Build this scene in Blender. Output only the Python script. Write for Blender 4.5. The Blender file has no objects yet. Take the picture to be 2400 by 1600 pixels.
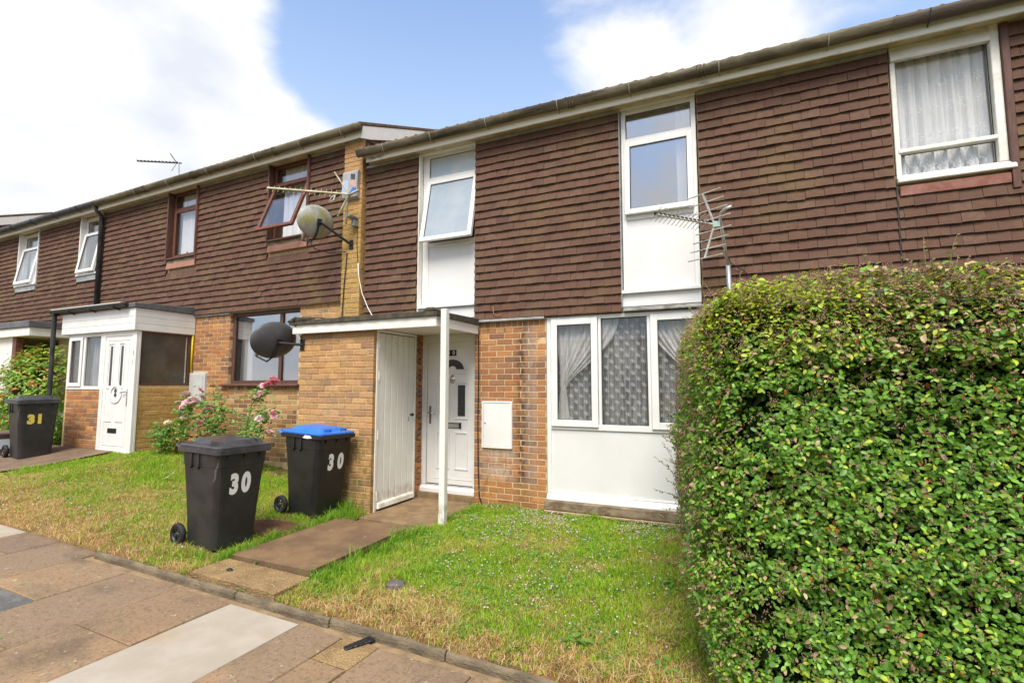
import bpy, bmesh, math, random
import numpy as np
from mathutils import Vector, Matrix
R = math.radians
random.seed(7)
rng = np.random.default_rng(7)
sc = bpy.context.scene
COL = sc.collection

# ------------------------------------------------------------------ camera
CAM = Vector((3.206, -5.858, 1.505))
cd = bpy.data.cameras.new('camera')
cam = bpy.data.objects.new('camera', cd)
COL.objects.link(cam)
cam.location = CAM
cam.rotation_euler = (R(90 + 4.963), 0, R(24.458))
cd.sensor_width = 36
cd.lens = 17.735
cd.clip_start = 0.05
cd.clip_end = 2000
sc.camera = cam

# ------------------------------------------------------------------ sky
SKY_STRENGTH = 0.1
w = bpy.data.worlds.new('World')
sc.world = w
w.use_nodes = True
nt = w.node_tree
for n in list(nt.nodes):
    nt.nodes.remove(n)
SUN_DIR = Vector((0.14, -0.56, 0.82)).normalized()


def N(tree, typ, **kw):
    n = tree.nodes.new(typ)
    for k, v in kw.items():
        if k.startswith('i_'):
            n.inputs[k[2:].replace('_', ' ')].default_value = v
        else:
            setattr(n, k, v)
    return n


def LK(tree, a, b):
    tree.links.new(a, b)


def math_node(tree, op, a, b=None, clamp=False):
    n = tree.nodes.new('ShaderNodeMath')
    n.operation = op
    n.use_clamp = clamp
    for i, v in enumerate((a, b)):
        if v is None:
            continue
        if isinstance(v, (int, float)):
            n.inputs[i].default_value = v
        else:
            tree.links.new(v, n.inputs[i])
    return n.outputs[0]


def build_sky():
    out = N(nt, 'ShaderNodeOutputWorld')
    bg = N(nt, 'ShaderNodeBackground')
    bg.inputs['Strength'].default_value = SKY_STRENGTH
    LK(nt, bg.outputs[0], out.inputs[0])
    sky = N(nt, 'ShaderNodeTexSky', sky_type='NISHITA', sun_disc=False, sun_elevation=math.asin(SUN_DIR.z),
            sun_rotation=math.atan2(SUN_DIR.x, SUN_DIR.y) % (2 * math.pi), altitude=80, air_density=1.0,
            dust_density=0.6, ozone_density=1.6)
    tc = N(nt, 'ShaderNodeTexCoord')
    d = tc.outputs['Generated']
    mp = N(nt, 'ShaderNodeMapping')
    mp.inputs['Scale'].default_value = (1, 1, 1.7)
    LK(nt, d, mp.inputs[0])
    nz = N(nt, 'ShaderNodeTexNoise')
    nz.inputs['Scale'].default_value = 3.6
    nz.inputs['Detail'].default_value = 10
    nz.inputs['Roughness'].default_value = 0.56
    nz.inputs['Distortion'].default_value = 0.25
    LK(nt, mp.outputs[0], nz.inputs['Vector'])
    # cloud banks and gaps: (direction, outer deg, inner deg, weight)
    banks = [((-0.88, 0.36, 0.33), 25, 8, 0.40), ((-0.80, 0.52, 0.27), 17, 5, 0.35), ((-0.70, 0.43, 0.57), 10, 2, 0.12),
             ((0.02, 0.83, 0.55), 14, 3, 0.14), ((-0.22, 0.81, 0.54), 9, 1, 0.20), ((-0.66, 0.65, 0.40), 9, 1, 0.20),
             ((-0.60, 0.53, 0.60), 12, 3, -0.40), ((-0.44, 0.70, 0.57), 18, 5, -0.54), ((-0.56, 0.66, 0.50), 11, 2, -0.32),
             ((0.22, 0.80, 0.56), 9, 2, -0.32), ((-0.10, 0.76, 0.64), 6, 1, -0.1)]
    tot = math_node(nt, 'ADD', math_node(nt, 'MULTIPLY', nz.outputs['Fac'], 2.1), -0.33)
    for c, o, i, wt in banks:
        c = Vector(c).normalized()
        vm = N(nt, 'ShaderNodeVectorMath', operation='DOT_PRODUCT')
        LK(nt, d, vm.inputs[0])
        vm.inputs[1].default_value = c
        mr = N(nt, 'ShaderNodeMapRange', interpolation_type='SMOOTHSTEP')
        mr.inputs['From Min'].default_value = math.cos(R(o))
        mr.inputs['From Max'].default_value = math.cos(R(i))
        mr.inputs['To Max'].default_value = wt
        LK(nt, vm.outputs['Value'], mr.inputs['Value'])
        tot = math_node(nt, 'ADD', tot, mr.outputs[0])
    mk = N(nt, 'ShaderNodeMapRange', interpolation_type='SMOOTHSTEP')
    mk.inputs['From Min'].default_value = 0.36
    mk.inputs['From Max'].default_value = 1.0
    LK(nt, tot, mk.inputs['Value'])
    # low haze whitens the sky towards the horizon
    sep = N(nt, 'ShaderNodeSeparateXYZ')
    LK(nt, d, sep.inputs[0])
    hz = N(nt, 'ShaderNodeMapRange', interpolation_type='SMOOTHSTEP')
    hz.inputs['From Min'].default_value = 0.80
    hz.inputs['From Max'].default_value = 0.12
    hz.inputs['To Max'].default_value = 0.85
    LK(nt, sep.outputs['Z'], hz.inputs['Value'])
    nz2 = N(nt, 'ShaderNodeTexNoise')
    nz2.inputs['Scale'].default_value = 5.0
    nz2.inputs['Detail'].default_value = 5
    LK(nt, mp.outputs[0], nz2.inputs['Vector'])
    cr = N(nt, 'ShaderNodeValToRGB')
    k = 1.0 / SKY_STRENGTH
    cr.color_ramp.elements[0].position = 0.30
    cr.color_ramp.elements[0].color = (CLOUD * 0.74 * k, CLOUD * 0.78 * k, CLOUD * 0.86 * k, 1)
    cr.color_ramp.elements[1].position = 0.56
    cr.color_ramp.elements[1].color = (CLOUD * k, CLOUD * 0.985 * k, CLOUD * 0.96 * k, 1)
    LK(nt, nz2.outputs['Fac'], cr.inputs[0])
    tint = N(nt, 'ShaderNodeMix', data_type='RGBA', blend_type='MULTIPLY')
    tint.inputs['Factor'].default_value = 1
    LK(nt, sky.outputs[0], tint.inputs['A'])
    tint.inputs['B'].default_value = SKYTINT
    m1 = N(nt, 'ShaderNodeMix', data_type='RGBA')
    LK(nt, hz.outputs[0], m1.inputs['Factor'])
    LK(nt, tint.outputs['Result'], m1.inputs['A'])
    m1.inputs['B'].default_value = (0.62 * CLOUD * k, 0.74 * CLOUD * k, 0.90 * CLOUD * k, 1)
    m2 = N(nt, 'ShaderNodeMix', data_type='RGBA')
    LK(nt, mk.outputs[0], m2.inputs['Factor'])
    LK(nt, m1.outputs['Result'], m2.inputs['A'])
    LK(nt, cr.outputs[0], m2.inputs['B'])
    LK(nt, m2.outputs['Result'], bg.inputs['Color'])


CLOUD = 0.285
SKYTINT = (0.80, 0.80, 0.81, 1)
build_sky()

# ------------------------------------------------------------------ sun behind thin cloud: soft and weak
sl = bpy.data.lights.new('sun', 'SUN')
sl.energy = 1.25
sl.angle = R(30)
sl.color = (1.0, 0.93, 0.82)
sun = bpy.data.objects.new('sun', sl)
COL.objects.link(sun)
sun.rotation_euler = (-SUN_DIR).to_track_quat('-Z', 'Y').to_euler()
sun.location = (-6, -12, 14)

sc.view_settings.view_transform = 'Standard'
sc.view_settings.look = 'None'
sc.view_settings.exposure = 2.0
sc.view_settings.gamma = 1
sc.view_settings.use_curve_mapping = False
sc.cycles.max_bounces = 6
sc.cycles.transparent_max_bounces = 16
sc.cycles.caustics_reflective = False
sc.cycles.caustics_refractive = False


# ------------------------------------------------------------------ materials
def newmat(name):
    m = bpy.data.materials.new(name)
    m.use_nodes = True
    t = m.node_tree
    for n in list(t.nodes):
        t.nodes.remove(n)
    o = t.nodes.new('ShaderNodeOutputMaterial')
    p = t.nodes.new('ShaderNodeBsdfPrincipled')
    t.links.new(p.outputs[0], o.inputs[0])
    return m, t, p, o


def coords(t, space, stretch):
    if space == 'world':
        g = t.nodes.new('ShaderNodeNewGeometry')
        v = g.outputs['Position']
    else:
        g = t.nodes.new('ShaderNodeTexCoord')
        v = g.outputs['Object']
    mp = t.nodes.new('ShaderNodeMapping')
    mp.inputs['Scale'].default_value = stretch
    t.links.new(v, mp.inputs[0])
    return mp.outputs[0]


def noise_fac(t, vec, scale, lo, hi, detail=5, rough=0.6):
    n = t.nodes.new('ShaderNodeTexNoise')
    n.inputs['Scale'].default_value = scale
    n.inputs['Detail'].default_value = detail
    n.inputs['Roughness'].default_value = rough
    t.links.new(vec, n.inputs['Vector'])
    m = t.nodes.new('ShaderNodeMapRange')
    m.interpolation_type = 'SMOOTHSTEP'
    m.inputs['From Min'].default_value = lo
    m.inputs['From Max'].default_value = hi
    t.links.new(n.outputs['Fac'], m.inputs['Value'])
    return m.outputs[0], n.outputs['Fac']


def mixc(t, fac, a, b, blend='MIX'):
    m = t.nodes.new('ShaderNodeMix')
    m.data_type = 'RGBA'
    m.blend_type = blend
    for k, v in (('Factor', fac), ('A', a), ('B', b)):
        if isinstance(v, (int, float)):
            m.inputs[k].default_value = v
        elif isinstance(v, tuple):
            m.inputs[k].default_value = v + (1,) if len(v) == 3 else v
        else:
            t.links.new(v, m.inputs[k])
    return m.outputs['Result']


def M(name, c, c2=None, scale=6, lo=0.35, hi=0.65, rough=0.7, spec=0.3, metal=0, bump=0, bscale=60, space='world',
      stretch=(1, 1, 1), rnd=None, ramp=None, val=0.0, layers=(), streaks=()):
    """c, c2: two tones mixed by noise; ramp: tones picked at random per object ('obj') or per piece ('island');
    layers: (colour, scale, lo, hi, stretch, amount) of stains laid over."""
    m, t, p, o = newmat(name)
    vec = coords(t, space, stretch)
    colr = c
    if rnd:
        if rnd == 'obj':
            r = t.nodes.new('ShaderNodeObjectInfo').outputs['Random']
        else:
            r = t.nodes.new('ShaderNodeNewGeometry').outputs['Random Per Island']
        cr = t.nodes.new('ShaderNodeValToRGB')
        e = cr.color_ramp.elements
        ramp = ramp or [c, c2 or c]
        while len(e) < len(ramp):
            e.new(0.5)
        for i, q in enumerate(ramp):
            e[i].position = i / max(1, len(ramp) - 1)
            e[i].color = q + (1,)
        t.links.new(r, cr.inputs[0])
        colr = cr.outputs[0]
        if c2:
            f, _ = noise_fac(t, vec, scale, lo, hi)
            colr = mixc(t, math_node(t, 'MULTIPLY', f, val or 0.5), colr, c2)
    elif c2:
        f, _ = noise_fac(t, vec, scale, lo, hi)
        colr = mixc(t, f, c, c2)
    for lc, ls, l0, l1, lst, amt in layers:
        v2 = coords(t, space, lst)
        f, _ = noise_fac(t, v2, ls, l0, l1, detail=7)
        colr = mixc(t, math_node(t, 'MULTIPLY', f, amt), colr, lc)
    for cx, hw, z0, z1, sc_, am in streaks:
        g = t.nodes.new('ShaderNodeNewGeometry')
        sp = t.nodes.new('ShaderNodeSeparateXYZ')
        t.links.new(g.outputs['Position'], sp.inputs[0])
        fx = math_node(t, 'SUBTRACT', 1.0, math_node(t, 'DIVIDE', math_node(t, 'ABSOLUTE', math_node(t, 'SUBTRACT', sp.outputs['X'], cx)), hw), True)
        fz = math_node(t, 'SUBTRACT', 1.0, math_node(t, 'DIVIDE', math_node(t, 'ABSOLUTE', math_node(t, 'SUBTRACT', sp.outputs['Z'], (z0 + z1) / 2)), (z1 - z0) / 2), True)
        fz = math_node(t, 'MULTIPLY', fz, 4.0, True)
        f, _ = noise_fac(t, coords(t, 'world', (1, 1, 0.5)), 17, 0.36, 0.62, 6)
        f = math_node(t, 'MULTIPLY', math_node(t, 'MULTIPLY', f, math_node(t, 'MULTIPLY', fx, 1.8, True)), math_node(t, 'MULTIPLY', fz, am))
        colr = mixc(t, f, colr, sc_)
    if isinstance(colr, tuple):
        p.inputs['Base Color'].default_value = colr + (1,)
    else:
        t.links.new(colr, p.inputs['Base Color'])
    p.inputs['Roughness'].default_value = rough
    p.inputs['Specular IOR Level'].default_value = spec
    p.inputs['Metallic'].default_value = metal
    if bump:
        n = t.nodes.new('ShaderNodeTexNoise')
        n.inputs['Scale'].default_value = bscale
        n.inputs['Detail'].default_value = 6
        t.links.new(vec, n.inputs['Vector'])
        b = t.nodes.new('ShaderNodeBump')
        b.inputs['Strength'].default_value = min(1, bump)
        b.inputs['Distance'].default_value = 0.01 * max(1, bump)
        t.links.new(n.outputs['Fac'], b.inputs['Height'])
        t.links.new(b.outputs[0], p.inputs['Normal'])
    return m


ONE = (1, 1, 1)
UPVC = M('white_upvc', (0.80, 0.80, 0.79), (0.74, 0.735, 0.715), 3, rough=0.32, spec=0.4,
         layers=[((0.52, 0.49, 0.42), 9, 0.62, 0.85, (1, 1, 0.5), 0.35)])
UPANEL = M('white_panel', (0.73, 0.73, 0.725), (0.70, 0.70, 0.69), 2, rough=0.4, spec=0.35,
           layers=[((0.52, 0.51, 0.47), 5, 0.55, 0.85, (1, 1, 0.35), 0.3)])
PAINT = M('white_gloss_paint', (0.80, 0.79, 0.74), (0.75, 0.735, 0.675), 5, rough=0.5, bump=0.12, bscale=25,
          layers=[((0.36, 0.28, 0.18), 16, 0.70, 0.80, (1, 1, 1), 0.5), ((0.50, 0.44, 0.33), 6, 0.60, 0.80, (3, 3, 0.5), 0.35)],
          streaks=[(0.16, 0.12, -0.25, 0.22, (0.30, 0.25, 0.15), 0.6), (-0.88, 0.10, -0.2, 0.25, (0.40, 0.33, 0.22), 0.5)])
FASCIAM = M('weathered_fascia_paint', (0.82, 0.79, 0.70), (0.78, 0.74, 0.64), 5, 0.45, 0.75, rough=0.6, bump=0.4, bscale=30,
            stretch=(0.5, 1, 1), layers=[((0.15, 0.12, 0.09), 3.2, 0.62, 0.74, (0.6, 1, 2.5), 0.8),
                                         ((0.50, 0.25, 0.10), 7, 0.66, 0.76, (1, 1, 1), 0.6)])
SOFFITM = M('soffit_paint', (0.58, 0.52, 0.36), (0.42, 0.36, 0.23), 6, rough=0.7)
BROWNW = M('brown_stained_timber', (0.088, 0.040, 0.030), (0.13, 0.062, 0.045), 14, rough=0.5, spec=0.35, stretch=(3, 3, 0.4), bump=0.2, bscale=30)
BROWNR = M('red_brown_timber', (0.19, 0.075, 0.045), (0.12, 0.05, 0.035), 16, rough=0.5, stretch=(2, 2, 0.6), bump=0.2, bscale=30)
GUTM = M('old_grey_gutter', (0.17, 0.145, 0.095), (0.085, 0.07, 0.042), 5, 0.38, 0.62, rough=0.75, spec=0.25, stretch=(0.5, 1, 1), bump=0.3,
         layers=[((0.035, 0.028, 0.02), 2.0, 0.47, 0.66, (0.4, 4, 5), 0.85)])
GUTD = M('dark_brown_gutter', (0.075, 0.055, 0.042), (0.13, 0.105, 0.075), 4, rough=0.7, stretch=(0.4, 1, 1), bump=0.3)
BLACKP = M('black_plastic_pipe', (0.022, 0.024, 0.027), (0.05, 0.052, 0.055), 8, rough=0.4, spec=0.4)
LEAD = M('lead_flashing', (0.27, 0.29, 0.30), (0.40, 0.41, 0.40), 9, rough=0.6, bump=0.3, bscale=40,
         layers=[((0.62, 0.61, 0.58), 14, 0.6, 0.75, (1, 1, 1), 0.6)])
FELT = M('roofing_felt', (0.052, 0.048, 0.036), (0.10, 0.088, 0.058), 10, rough=0.9, bump=0.8, bscale=70,
         layers=[((0.12, 0.14, 0.05), 7, 0.6, 0.75, (1, 1, 1), 0.5)])
GREYROOF = M('dark_grey_roof_trim', (0.10, 0.10, 0.11), (0.14, 0.14, 0.145), 5, rough=0.5)
MORTAR = M('sandy_mortar', (0.66, 0.50, 0.30), (0.54, 0.40, 0.23), 14, rough=0.95, bump=0.8, bscale=120,
           layers=[((0.62, 0.52, 0.36), 6, 0.55, 0.75, (1, 1, 1), 0.6)])
MORTARD = M('brown_mortar', (0.68, 0.49, 0.26), (0.54, 0.37, 0.18), 14, rough=0.95, bump=0.8, bscale=120)
BRICK_RAMP = [(0.54, 0.235, 0.085), (0.36, 0.17, 0.08), (0.5, 0.25, 0.105), (0.23, 0.125, 0.085), (0.46, 0.2, 0.075), (0.3, 0.15, 0.085), (0.58, 0.29, 0.11), (0.24, 0.14, 0.1), (0.48, 0.235, 0.11)]
TAN_RAMP = [(0.55, 0.32, 0.135), (0.43, 0.25, 0.115), (0.62, 0.375, 0.165), (0.33, 0.2, 0.115), (0.55, 0.295, 0.12), (0.4, 0.25, 0.135), (0.6, 0.34, 0.14)]
GOLD_RAMP = [(0.56, 0.345, 0.11), (0.46, 0.27, 0.085), (0.6, 0.39, 0.145), (0.5, 0.285, 0.095)]
MIX_RAMP = [(0.55, 0.36, 0.17), (0.27, 0.125, 0.065), (0.60, 0.42, 0.22), (0.17, 0.092, 0.065), (0.50, 0.30, 0.13), (0.33, 0.15, 0.07), (0.62, 0.44, 0.22)]
STREAKS = [(0.72, 0.16, -0.3, 2.5, (0.040, 0.032, 0.028), 0.85), (0.34, 0.30, 0.28, 0.76, (0.55, 0.48, 0.42), 0.6), (0.80, 0.10, 0.1, 2.4, (0.50, 0.44, 0.40), 0.45), (0.45, 0.9, -0.35, 0.36, (0.48, 0.23, 0.06), 0.55)]
BRICK_LAYERS = [((0.075, 0.058, 0.048), 13, 0.58, 0.72, (1, 1, 0.30), 0.75), ((0.52, 0.45, 0.38), 9, 0.62, 0.78, (1, 1, 0.45), 0.35)]
TAN_LAYERS = [((0.15, 0.105, 0.045), 4, 0.58, 0.75, (1, 1, 0.7), 0.55), ((0.50, 0.38, 0.25), 10, 0.6, 0.75, (1, 1, 0.8), 0.4)]


def brick_mats(nm, ramp, layers, streaks=()):
    return {k: M(nm + '_' + k, (0.3, 0.2, 0.1), (0.12, 0.075, 0.05), 35, 0.45, 0.75, rough=0.88, spec=0.2, rnd=k, ramp=ramp, val=0.45,
                 bump=0.7, bscale=130, layers=layers, streaks=streaks) for k in ('obj', 'island')}


BR = brick_mats('red_brown_brick', BRICK_RAMP, BRICK_LAYERS, STREAKS)
TANB = brick_mats('tan_brick', TAN_RAMP, TAN_LAYERS, [(-1.0, 0.55, -0.2, 0.95, (0.16, 0.14, 0.035), 0.7), (-2.0, 0.5, 2.4, 4.3, (0.36, 0.27, 0.05), 0.7)])
GOLDB = brick_mats('gold_brick', GOLD_RAMP, [((0.22, 0.16, 0.05), 5, 0.55, 0.72, (1, 1, 0.5), 0.6)])
MIXB = brick_mats('mixed_brick', MIX_RAMP, [])
TILE_RAMP = [(0.13, 0.071, 0.048), (0.15, 0.084, 0.057), (0.11, 0.06, 0.042), (0.164, 0.098, 0.065), (0.126, 0.069, 0.048), (0.14, 0.074, 0.049), (0.103, 0.057, 0.042)]
TILE_LAYERS = [((0.165, 0.115, 0.055), 1.5, 0.48, 0.70, (1, 1, 1), 0.6), ((0.30, 0.21, 0.13), 24, 0.66, 0.75, (1, 1, 0.8), 0.5),
               ((0.045, 0.028, 0.024), 8, 0.60, 0.78, (1, 1, 0.6), 0.5), ((0.55, 0.50, 0.42), 46, 0.69, 0.74, (1, 1, 1), 0.85)]
TILEM = {k: M('clay_hanging_tile_' + k, (0.1, 0.05, 0.04), (0.105, 0.058, 0.048), 22, rough=0.85, spec=0.2, rnd=k, ramp=TILE_RAMP, val=0.5,
              bump=0.6, bscale=90, layers=TILE_LAYERS) for k in ('obj', 'island')}
SILLTILE = M('pink_clay_tile', (0.30, 0.14, 0.10), (0.36, 0.20, 0.15), 10, rough=0.85, rnd='obj', ramp=[(0.29, 0.14, 0.10), (0.34, 0.175, 0.13)], val=0.4)
CREASE = M('red_clay_creasing', (0.22, 0.085, 0.060), (0.30, 0.15, 0.12), 9, rough=0.8, layers=[((0.45, 0.38, 0.36), 9, 0.62, 0.75, (1, 1, 1), 0.6)])
ROOFM = M('concrete_roof_tile', (0.19, 0.115, 0.072), (0.12, 0.075, 0.05), 9, rough=0.9, bump=0.6,
          layers=[((0.34, 0.27, 0.17), 14, 0.62, 0.75, (1, 1, 1), 0.6)])
CONC = M('concrete', (0.27, 0.185, 0.10), (0.18, 0.12, 0.065), 5, rough=0.9, bump=0.7, bscale=90,
         layers=[((0.42, 0.33, 0.21), 24, 0.60, 0.70, (1, 1, 1), 0.5), ((0.10, 0.066, 0.038), 3, 0.58, 0.75, (1, 1, 1), 0.6)])
SILLC = M('weathered_sill_concrete', (0.30, 0.24, 0.16), (0.15, 0.105, 0.065), 7, rough=0.9, bump=0.7, bscale=80, stretch=(1, 1, 2))
INT = M('interior_plaster', (0.42, 0.41, 0.39), rough=0.9)
INTD = M('interior_carpet', (0.16, 0.13, 0.11), rough=0.95)
GASKET_GAP = M('gasket_gap_black', (0.02, 0.02, 0.022), rough=0.6)  # door and window gaskets, also black backing that stands for shade in gaps
CHROME = M('brushed_chrome', (0.55, 0.55, 0.55), rough=0.25, metal=1)
BLACKI = M('black_iron', (0.02, 0.02, 0.022), rough=0.45)
STEEL = M('galvanised_steel', (0.40, 0.43, 0.45), (0.30, 0.33, 0.35), 12, rough=0.5, metal=0.6)
ALU = M('aged_aluminium', (0.62, 0.61, 0.58), (0.45, 0.44, 0.40), 15, rough=0.5, metal=0.3)
MOSSALU = M('mossy_aluminium', (0.56, 0.53, 0.40), (0.36, 0.33, 0.18), 14, rough=0.7, metal=0.1)
WHITEC = M('white_cable', (0.75, 0.73, 0.68), rough=0.5)
BLACKC = M('black_cable', (0.014, 0.014, 0.015), rough=0.5)
YELLOW = M('yellow_gas_pipe', (0.75, 0.60, 0.02), rough=0.45)


def glass(name, base, grey=0.975):
    m = bpy.data.materials.new(name)
    m.use_nodes = True
    t = m.node_tree
    for n in list(t.nodes):
        t.nodes.remove(n)
    o = t.nodes.new('ShaderNodeOutputMaterial')
    tr = t.nodes.new('ShaderNodeBsdfTransparent')
    tr.inputs[0].default_value = (grey, grey, grey * 1.005, 1)
    gl = t.nodes.new('ShaderNodeBsdfGlossy')
    gl.inputs['Roughness'].default_value = 0.012
    lw = t.nodes.new('ShaderNodeLayerWeight')
    lw.inputs['Blend'].default_value = 0.5
    f = math_node(t, 'ADD', math_node(t, 'MULTIPLY', math_node(t, 'POWER', lw.outputs['Facing'], 4.0), 0.9), 0.04 + base, True)
    mx = t.nodes.new('ShaderNodeMixShader')
    t.links.new(f, mx.inputs[0])
    t.links.new(tr.outputs[0], mx.inputs[1])
    t.links.new(gl.outputs[0], mx.inputs[2])
    t.links.new(mx.outputs[0], o.inputs[0])
    return m


GLASS = glass('window_glass', 0.012)
GLASSR = glass('coated_window_glass', 0.09)
GLASSM = glass('bright_reflecting_glass', 0.34)
FROST = M('frosted_blue_glass', (0.30, 0.36, 0.43), (0.36, 0.41, 0.46), 2.5, rough=0.22, spec=0.5)
FROSTP = M('frosted_pale_glass', (0.42, 0.50, 0.56), (0.55, 0.57, 0.57), 3, rough=0.22, spec=0.5)
DGLASS = M('dark_obscure_glass', (0.045, 0.047, 0.05), (0.02, 0.021, 0.022), 60, rough=0.12, spec=0.6, bump=0.3, bscale=70)
OBSC = M('textured_obscure_glass', (0.095, 0.082, 0.062), (0.052, 0.046, 0.036), 3.0, 0.3, 0.7, rough=0.16, spec=0.6, bump=0.45, bscale=55,
         layers=[((0.13, 0.15, 0.17), 1.6, 0.52, 0.8, (1, 1, 1), 0.5)])


def sheer(name, c, alpha, stripes=0):
    m = bpy.data.materials.new(name)
    m.use_nodes = True
    t = m.node_tree
    for n in list(t.nodes):
        t.nodes.remove(n)
    o = t.nodes.new('ShaderNodeOutputMaterial')
    tr = t.nodes.new('ShaderNodeBsdfTransparent')
    df = t.nodes.new('ShaderNodeBsdfDiffuse')
    df.inputs[0].default_value = c + (1,)
    tl = t.nodes.new('ShaderNodeBsdfTranslucent')
    tl.inputs[0].default_value = c + (1,)
    ms = t.nodes.new('ShaderNodeMixShader')
    ms.inputs[0].default_value = 0.18
    t.links.new(df.outputs[0], ms.inputs[1])
    t.links.new(tl.outputs[0], ms.inputs[2])
    mx = t.nodes.new('ShaderNodeMixShader')
    t.links.new(tr.outputs[0], mx.inputs[1])
    t.links.new(ms.outputs[0], mx.inputs[2])
    if stripes:
        vec = coords(t, 'world', (1, 1, 0.06))
        f, _ = noise_fac(t, vec, stripes, 0.3, 0.7, 3)
        a = math_node(t, 'ADD', math_node(t, 'MULTIPLY', f, 0.35), alpha - 0.17, True)
        t.links.new(a, mx.inputs[0])
    else:
        mx.inputs[0].default_value = alpha
    t.links.new(mx.outputs[0], o.inputs[0])
    return m


NET = sheer('grey_net', (0.72, 0.74, 0.73), 0.40, 30)
NETW = sheer('white_net', (0.90, 0.91, 0.90), 1.0, 20)
SWAG = sheer('white_voile', (0.86, 0.86, 0.84), 0.60, 30)
MOTIF = sheer('woven_motif', (0.9, 0.9, 0.9), 0.85)
DRAPE = M('white_drape', (0.86, 0.87, 0.88), (0.78, 0.80, 0.83), 8, rough=0.9, stretch=(3, 1, 0.2))
BLIND = M('pale_blind', (0.55, 0.57, 0.60), rough=0.8)


# ------------------------------------------------------------------ mesh helpers
class MB:
    def __init__(s):
        s.v = []
        s.f = []

    def add(s, vs, fs):
        n = len(s.v)
        s.v += [tuple(v) for v in vs]
        s.f += [tuple(i + n for i in f) for f in fs]
        return s

    def box(s, x0, x1, y0, y1, z0, z1):
        return s.add([(x, y, z) for z in (z0, z1) for y in (y0, y1) for x in (x0, x1)],
                     [(0, 2, 3, 1), (4, 5, 7, 6), (0, 1, 5, 4), (2, 6, 7, 3), (0, 4, 6, 2), (1, 3, 7, 5)])

    def obox(s, c, a, b, d):
        c, a, b, d = (Vector(q) for q in (c, a, b, d))
        return s.add([c + a * i + b * j + d * k for k in (-1, 1) for j in (-1, 1) for i in (-1, 1)],
                     [(0, 2, 3, 1), (4, 5, 7, 6), (0, 1, 5, 4), (2, 6, 7, 3), (0, 4, 6, 2), (1, 3, 7, 5)])

    def prism(s, pts, axis, a0, a1):
        """polygon in the two other axes (in xyz order), extruded along axis"""
        def mk(p, a):
            q = [p[0], p[1]]
            q.insert('xyz'.index(axis), a)
            return q
        n = len(pts)
        return s.add([mk(p, a0) for p in pts] + [mk(p, a1) for p in pts],
                     [tuple(range(n))[::-1], tuple(range(n, 2 * n))] + [(i, (i + 1) % n, n + (i + 1) % n, n + i) for i in range(n)])

    def tube(s, pts, r, n=8, cap=True):
        pts = [Vector(p) for p in pts]
        rs = r if isinstance(r, (list, tuple)) else [r] * len(pts)
        rings = []
        up = None
        for i, p in enumerate(pts):
            d = (pts[min(i + 1, len(pts) - 1)] - pts[max(i - 1, 0)]).normalized()
            if up is None:
                up = Vector((0, 0, 1)) if abs(d.z) < 0.9 else Vector((1, 0, 0))
            a = d.cross(up).normalized()
            b = a.cross(d).normalized()
            up = b
            rings.append([p + (a * math.cos(2 * math.pi * k / n) + b * math.sin(2 * math.pi * k / n)) * rs[i] for k in range(n)])
        vs = [q for rg in rings for q in rg]
        fs = []
        for i in range(len(rings) - 1):
            for k in range(n):
                fs.append((i * n + k, i * n + (k + 1) % n, (i + 1) * n + (k + 1) % n, (i + 1) * n + k))
        if cap:
            fs.append(tuple(range(n))[::-1])
            fs.append(tuple((len(rings) - 1) * n + k for k in range(n)))
        return s.add(vs, fs)

    def lathe(s, prof, n=16, mtx=None, a0=0, a1=2 * math.pi):
        """prof (radius, height) about local z"""
        mtx = mtx or Matrix()
        full = abs(a1 - a0 - 2 * math.pi) < 1e-6
        m = n if full else n + 1
        vs = [mtx @ Vector((r * math.cos(a0 + (a1 - a0) * k / n), r * math.sin(a0 + (a1 - a0) * k / n), h)) for r, h in prof for k in range(m)]
        fs = []
        for i in range(len(prof) - 1):
            for k in range(n):
                k2 = (k + 1) % m
                fs.append((i * m + k, i * m + k2, (i + 1) * m + k2, (i + 1) * m + k))
        return s.add(vs, fs)

    def frame(s, x0, x1, z0, z1, y0, y1, wd, wt=None, wb=None):
        wt = wd if wt is None else wt
        wb = wd if wb is None else wb
        s.box(x0, x0 + wd, y0, y1, z0, z1)
        s.box(x1 - wd, x1, y0, y1, z0, z1)
        s.box(x0 + wd, x1 - wd, y0 + 0.001, y1, z0, z0 + wb)
        s.box(x0 + wd, x1 - wd, y0 + 0.001, y1, z1 - wt, z1)
        return s

    def rot_about(s, i0, piv, axis, ang):
        m = Matrix.Translation(piv) @ Matrix.Rotation(ang, 4, axis) @ Matrix.Translation(-Vector(piv))
        for i in range(i0, len(s.v)):
            s.v[i] = tuple(m @ Vector(s.v[i]))
        return s

    def mesh(s, name, warp=None):
        vs = s.v
        if warp:
            vs = [warp(v) for v in vs]
        me = bpy.data.meshes.new(name)
        me.from_pydata(vs, [], s.f)
        bm = bmesh.new()
        bm.from_mesh(me)
        bmesh.ops.recalc_face_normals(bm, faces=bm.faces)
        bm.to_mesh(me)
        bm.free()
        return me

    def build(s, name, mat, parent=None, smooth=False, bev=0, kind=None, label=None, warp=None):
        me = s.mesh(name, warp)
        return link(name, me, mat, parent, smooth, bev, kind, label)


STATIC = set()


def link(name, me, mat, parent=None, smooth=False, bev=0, kind=None, label=None):
    if mat and not me.materials:
        me.materials.append(mat)
    if smooth:
        me.polygons.foreach_set('use_smooth', [True] * len(me.polygons))
    o = bpy.data.objects.new(name, me)
    COL.objects.link(o)
    put(o, parent)
    if bev:
        b = o.modifiers.new('edge', 'BEVEL')
        b.width = bev
        b.segments = 1
        b.limit_method = 'ANGLE'
        b.angle_limit = R(40)
    if kind:
        o['kind'] = kind
    if label:
        o['label'] = label
    return o


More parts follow.
